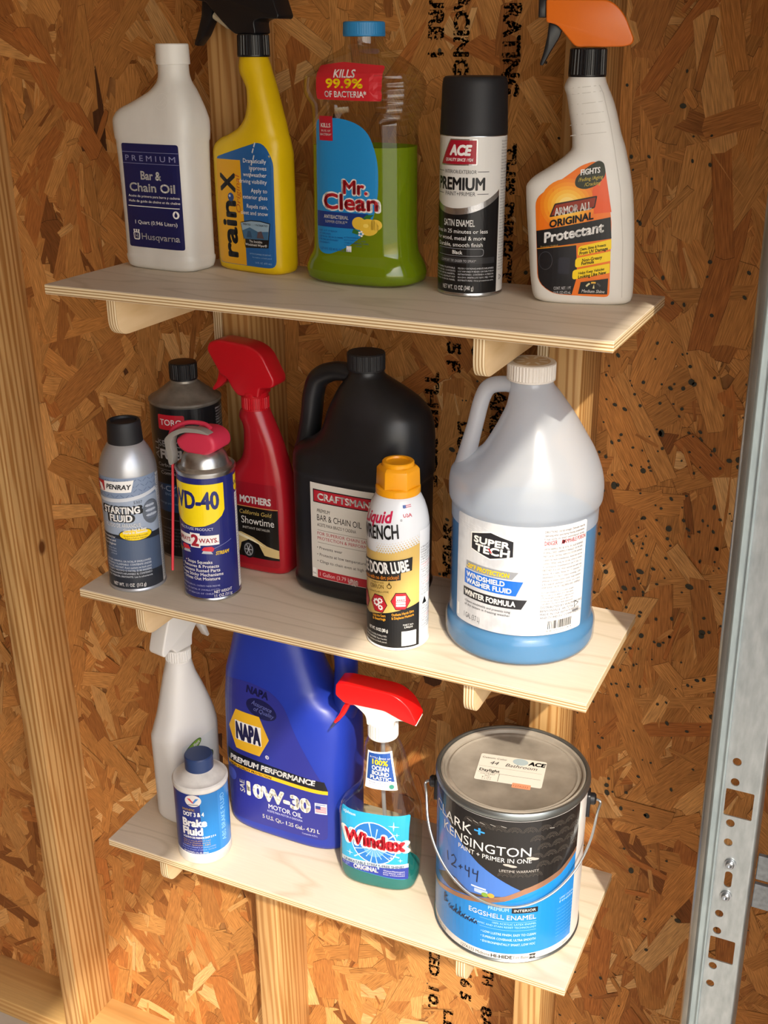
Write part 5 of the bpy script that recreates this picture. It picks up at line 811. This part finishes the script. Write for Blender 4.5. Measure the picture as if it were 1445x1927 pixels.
L.poly([(-90, 78), (-64, 96), (-50, 96), (-30, 88), (10, 94), (-19, 86), (-60, 76)], P_('#54402E', .3), 3); L.poly([(-62, 94), (-50, 95), (-34, 88), (-52, 88)], P_('#C9A58A'), 4); L.rect(-28, 98, -10, 100, P_('#C8D4E8'), 0, 3); L.rect(-24, 92, -8, 97, P_('#A8B8D8'), 1, 3); L.ell(-4, 93, 4, 3, P_('#D89A3A'), 5); L.ell(-11, 92, 4, 3, P_('#7A9A3A'), 5)
ARC = P_('#4A443E', .25)
for j in range(7):
    for i in range(9):
        u = -32 + i * 17 + (j % 2) * 8.5; v = 110 + j * 12
        if v - 6 > 103.5 + (abs(u - 29) * (.6 if u < 29 else .44)) and u < 96 and v < 190 and (v > 172 or u > 42 or v < 128):
            for r in (8, 6.6, 2.6): L.line([(u + r * math.cos(k * math.pi / 8), v + r * .95 * math.sin(k * math.pi / 8)) for k in range(9)], .45, ARC, 4)
            for k in range(1, 8): L.line([(u + 2.6 * math.cos(k * math.pi / 8), v + 2.6 * math.sin(k * math.pi / 8)), (u + 6.4 * math.cos(k * math.pi / 8), v + 6.2 * math.sin(k * math.pi / 8))], .4, ARC, 4)
LT = P_('#D8D5D2'); L.text('CLARK', -62, 167, 12.6, LT, w=66, layer=6); L.text('+', -20, 169.5, 12, P_('#3A9AE0'), bold=.02, layer=6, w=12); L.text('KENSINGTON', -18, 150.5, 12, LT, w=112, layer=6); L.text('PAINT + PRIMER IN ONE', -4, 141.6, 6, LT, w=86, layer=6); L.text('LIFETIME WARRANTY', 26, 128.6, 3.4, P_('#A8A29C'), w=44, layer=6)
L.cut('product_lettering'); L.text('PREMIUM', 5, 73.6, 4.6, P_('#A8D4F0'), w=23, layer=3); L.rect(20, 71.6, 50, 79, BLK, .6, 2); L.text('INTERIOR', 35, 73.6, 3.6, WHT, w=25, bold=.01, layer=3); L.text('EGGSHELL ENAMEL', 9, 62.4, 6.4, WHT, w=78, bold=.006, layer=3); L.line([(-16, 58.8), (49, 58.8)], .35, P_('#8AC4EC'), 2); L.line([(-16, 47), (49, 47)], .35, P_('#8AC4EC'), 2)
L.lines(['100% ACRYLIC LATEX ENAMEL', 'WITH CERAMIC AND STAIN RESIST TECHNOLOGY'], 49, 54.6, 2.6, 4.4, P_('#9CCEF0'), al='R', layer=3); L.lines(['• LOW LUSTRE FINISH, EASY TO CLEAN', '• SUPERIOR COVERAGE, ULTRA SMOOTH', '• ENVIRONMENTALLY SMART, LOW VOC'], 49, 39, 3.2, 7, P_('#C4E2F6'), al='R', layer=3, w=63); L.cut('small_print'); L.lines(['LIMPIE Y DURABLE', 'FINISH'], 92, 77, 2.8, 4.6, P_('#B0D8F4'), rot=0, w=26, layer=3)
for i in range(9): L.text('surfaces must be clean and dry', 90, 64 - i * 5, 1.7, P_('#68B0E4'), w=28, layer=3)
L.cut('base_code'); L.text('127A333 Midtone', -21, 6, 4.4, P_('#4A4642'), w=37, layer=2); L.text('HI-HIDE', 11, 6, 4.6, P_('#2A2826'), w=24, bold=.03, layer=2); L.text('Tint Base', 32.6, 6, 4.2, P_('#4A4642'), w=18, layer=2); L.rect(42.6, 4.8, 50.4, 11.6, P_('#2A2826'), 1, 2); L.text('MH', 46.5, 6.4, 3.6, WHT, layer=3); L.cut('gallon_print'); L.text('1 Gallon', 92, 7, 3, P_('#6A6662'), layer=2); L.cut('volume_print'); L.text('116 FL OZ', -78, 6, 4, P_('#6A6662'), layer=2)
def hand(pts, wd=1.4): L.line(pts, wd, P_('#1A2038'), 6)
hand([(-66, 124), (-64, 112)]); hand([(-58, 122), (-54, 126), (-50, 122), (-52, 116), (-58, 110), (-49, 111)]); hand([(-46, 115), (-40, 117)]); hand([(-43, 119), (-43, 113)]); hand([(-36, 122), (-36, 116), (-31, 116)]); hand([(-31, 122), (-31, 108)]); hand([(-26, 122), (-26, 116), (-21, 117)]); hand([(-20, 122), (-21, 106)])
hand([(-70, 62), (-70, 50)]); hand([(-70, 62), (-64, 60), (-69, 57), (-63, 53), (-70, 50)]); x = -58
for ch in range(7): hand([(x, 54), (x - 3, 50), (x, 47), (x + 2, 52), (x + 3, 47)], 1.1); x += 6
hand([(-48, 60), (-48, 48)], 1.1); hand([(-42, 60), (-42, 48)], 1.1)
for u, v in ((38, 148), (42, 146.6), (13, 138.6), (18, 137.4)): L.ell(u, v, 5.4, 1.7, P_('#A8A29A'), 7, 9, rot=-6)
for u in (-36, -28, -20, -8, 4, 58): L.line([(u, 190 - abs(u) * .1), (u + 6, 188.6 - abs(u) * .1)], .7, P_('#9A9690'), 5)
L.build()
cr_, sr_ = math.cos(math.radians(10)), math.sin(math.radians(10))
L = Print(T, lambda u, v, off: Vector(((u * cr_ - v * sr_), (u * sr_ + v * cr_), 201 + off)) * .001, 300, name='colour_sticker', base=.3); STK = P_('#D9D2C6', .5)
L.poly(rpoly([(-41, -25), (36, -25), (36, 27), (-41, 27)], 3), STK, 0); L.ell(6, 19.6, 9, 6.6, P_('#A4B4B8', .5), 1); L.text('ACE', 25, 15.6, 7, BLK, bold=.04, shear=.15); L.cut('heading'); L.text('Custom Color', -24, 18, 3.4, P_('#3A3632')); L.line([(-40, 2), (33, 2)], .4, P_('#8A847C'), 1); L.cut('colour_name'); L.text('Daylight', -26, -7.6, 5, P_('#2A2826'), bold=.02); L.line([(-39, -9.4), (33, -9.4)], .4, P_('#3A3632'), 1); L.line([(-14, -9.4), (-14, -24)], .5, P_('#3A3632'), 1); L.cut('formula_table'); L.lines(['COLORANT', 'Shot', 'B 1 24 0', 'L 0 12 0'], -27, -13.6, 2.2, 3.2, P_('#4A4642')); L.cut('price_tag'); L.rect(3, -31, 24, -22, P_('#D8906C', .5), 1, 1); L.text('127A333', 13, -29, 3.4, P_('#9A5A40'))
L.cut('handwriting'); L.text('44', -24, 7, 7, P_('#26262A'), shear=.3); L.text('Bathroom', 8, 7, 6, P_('#26262A'), w=36, shear=.3); L.build()
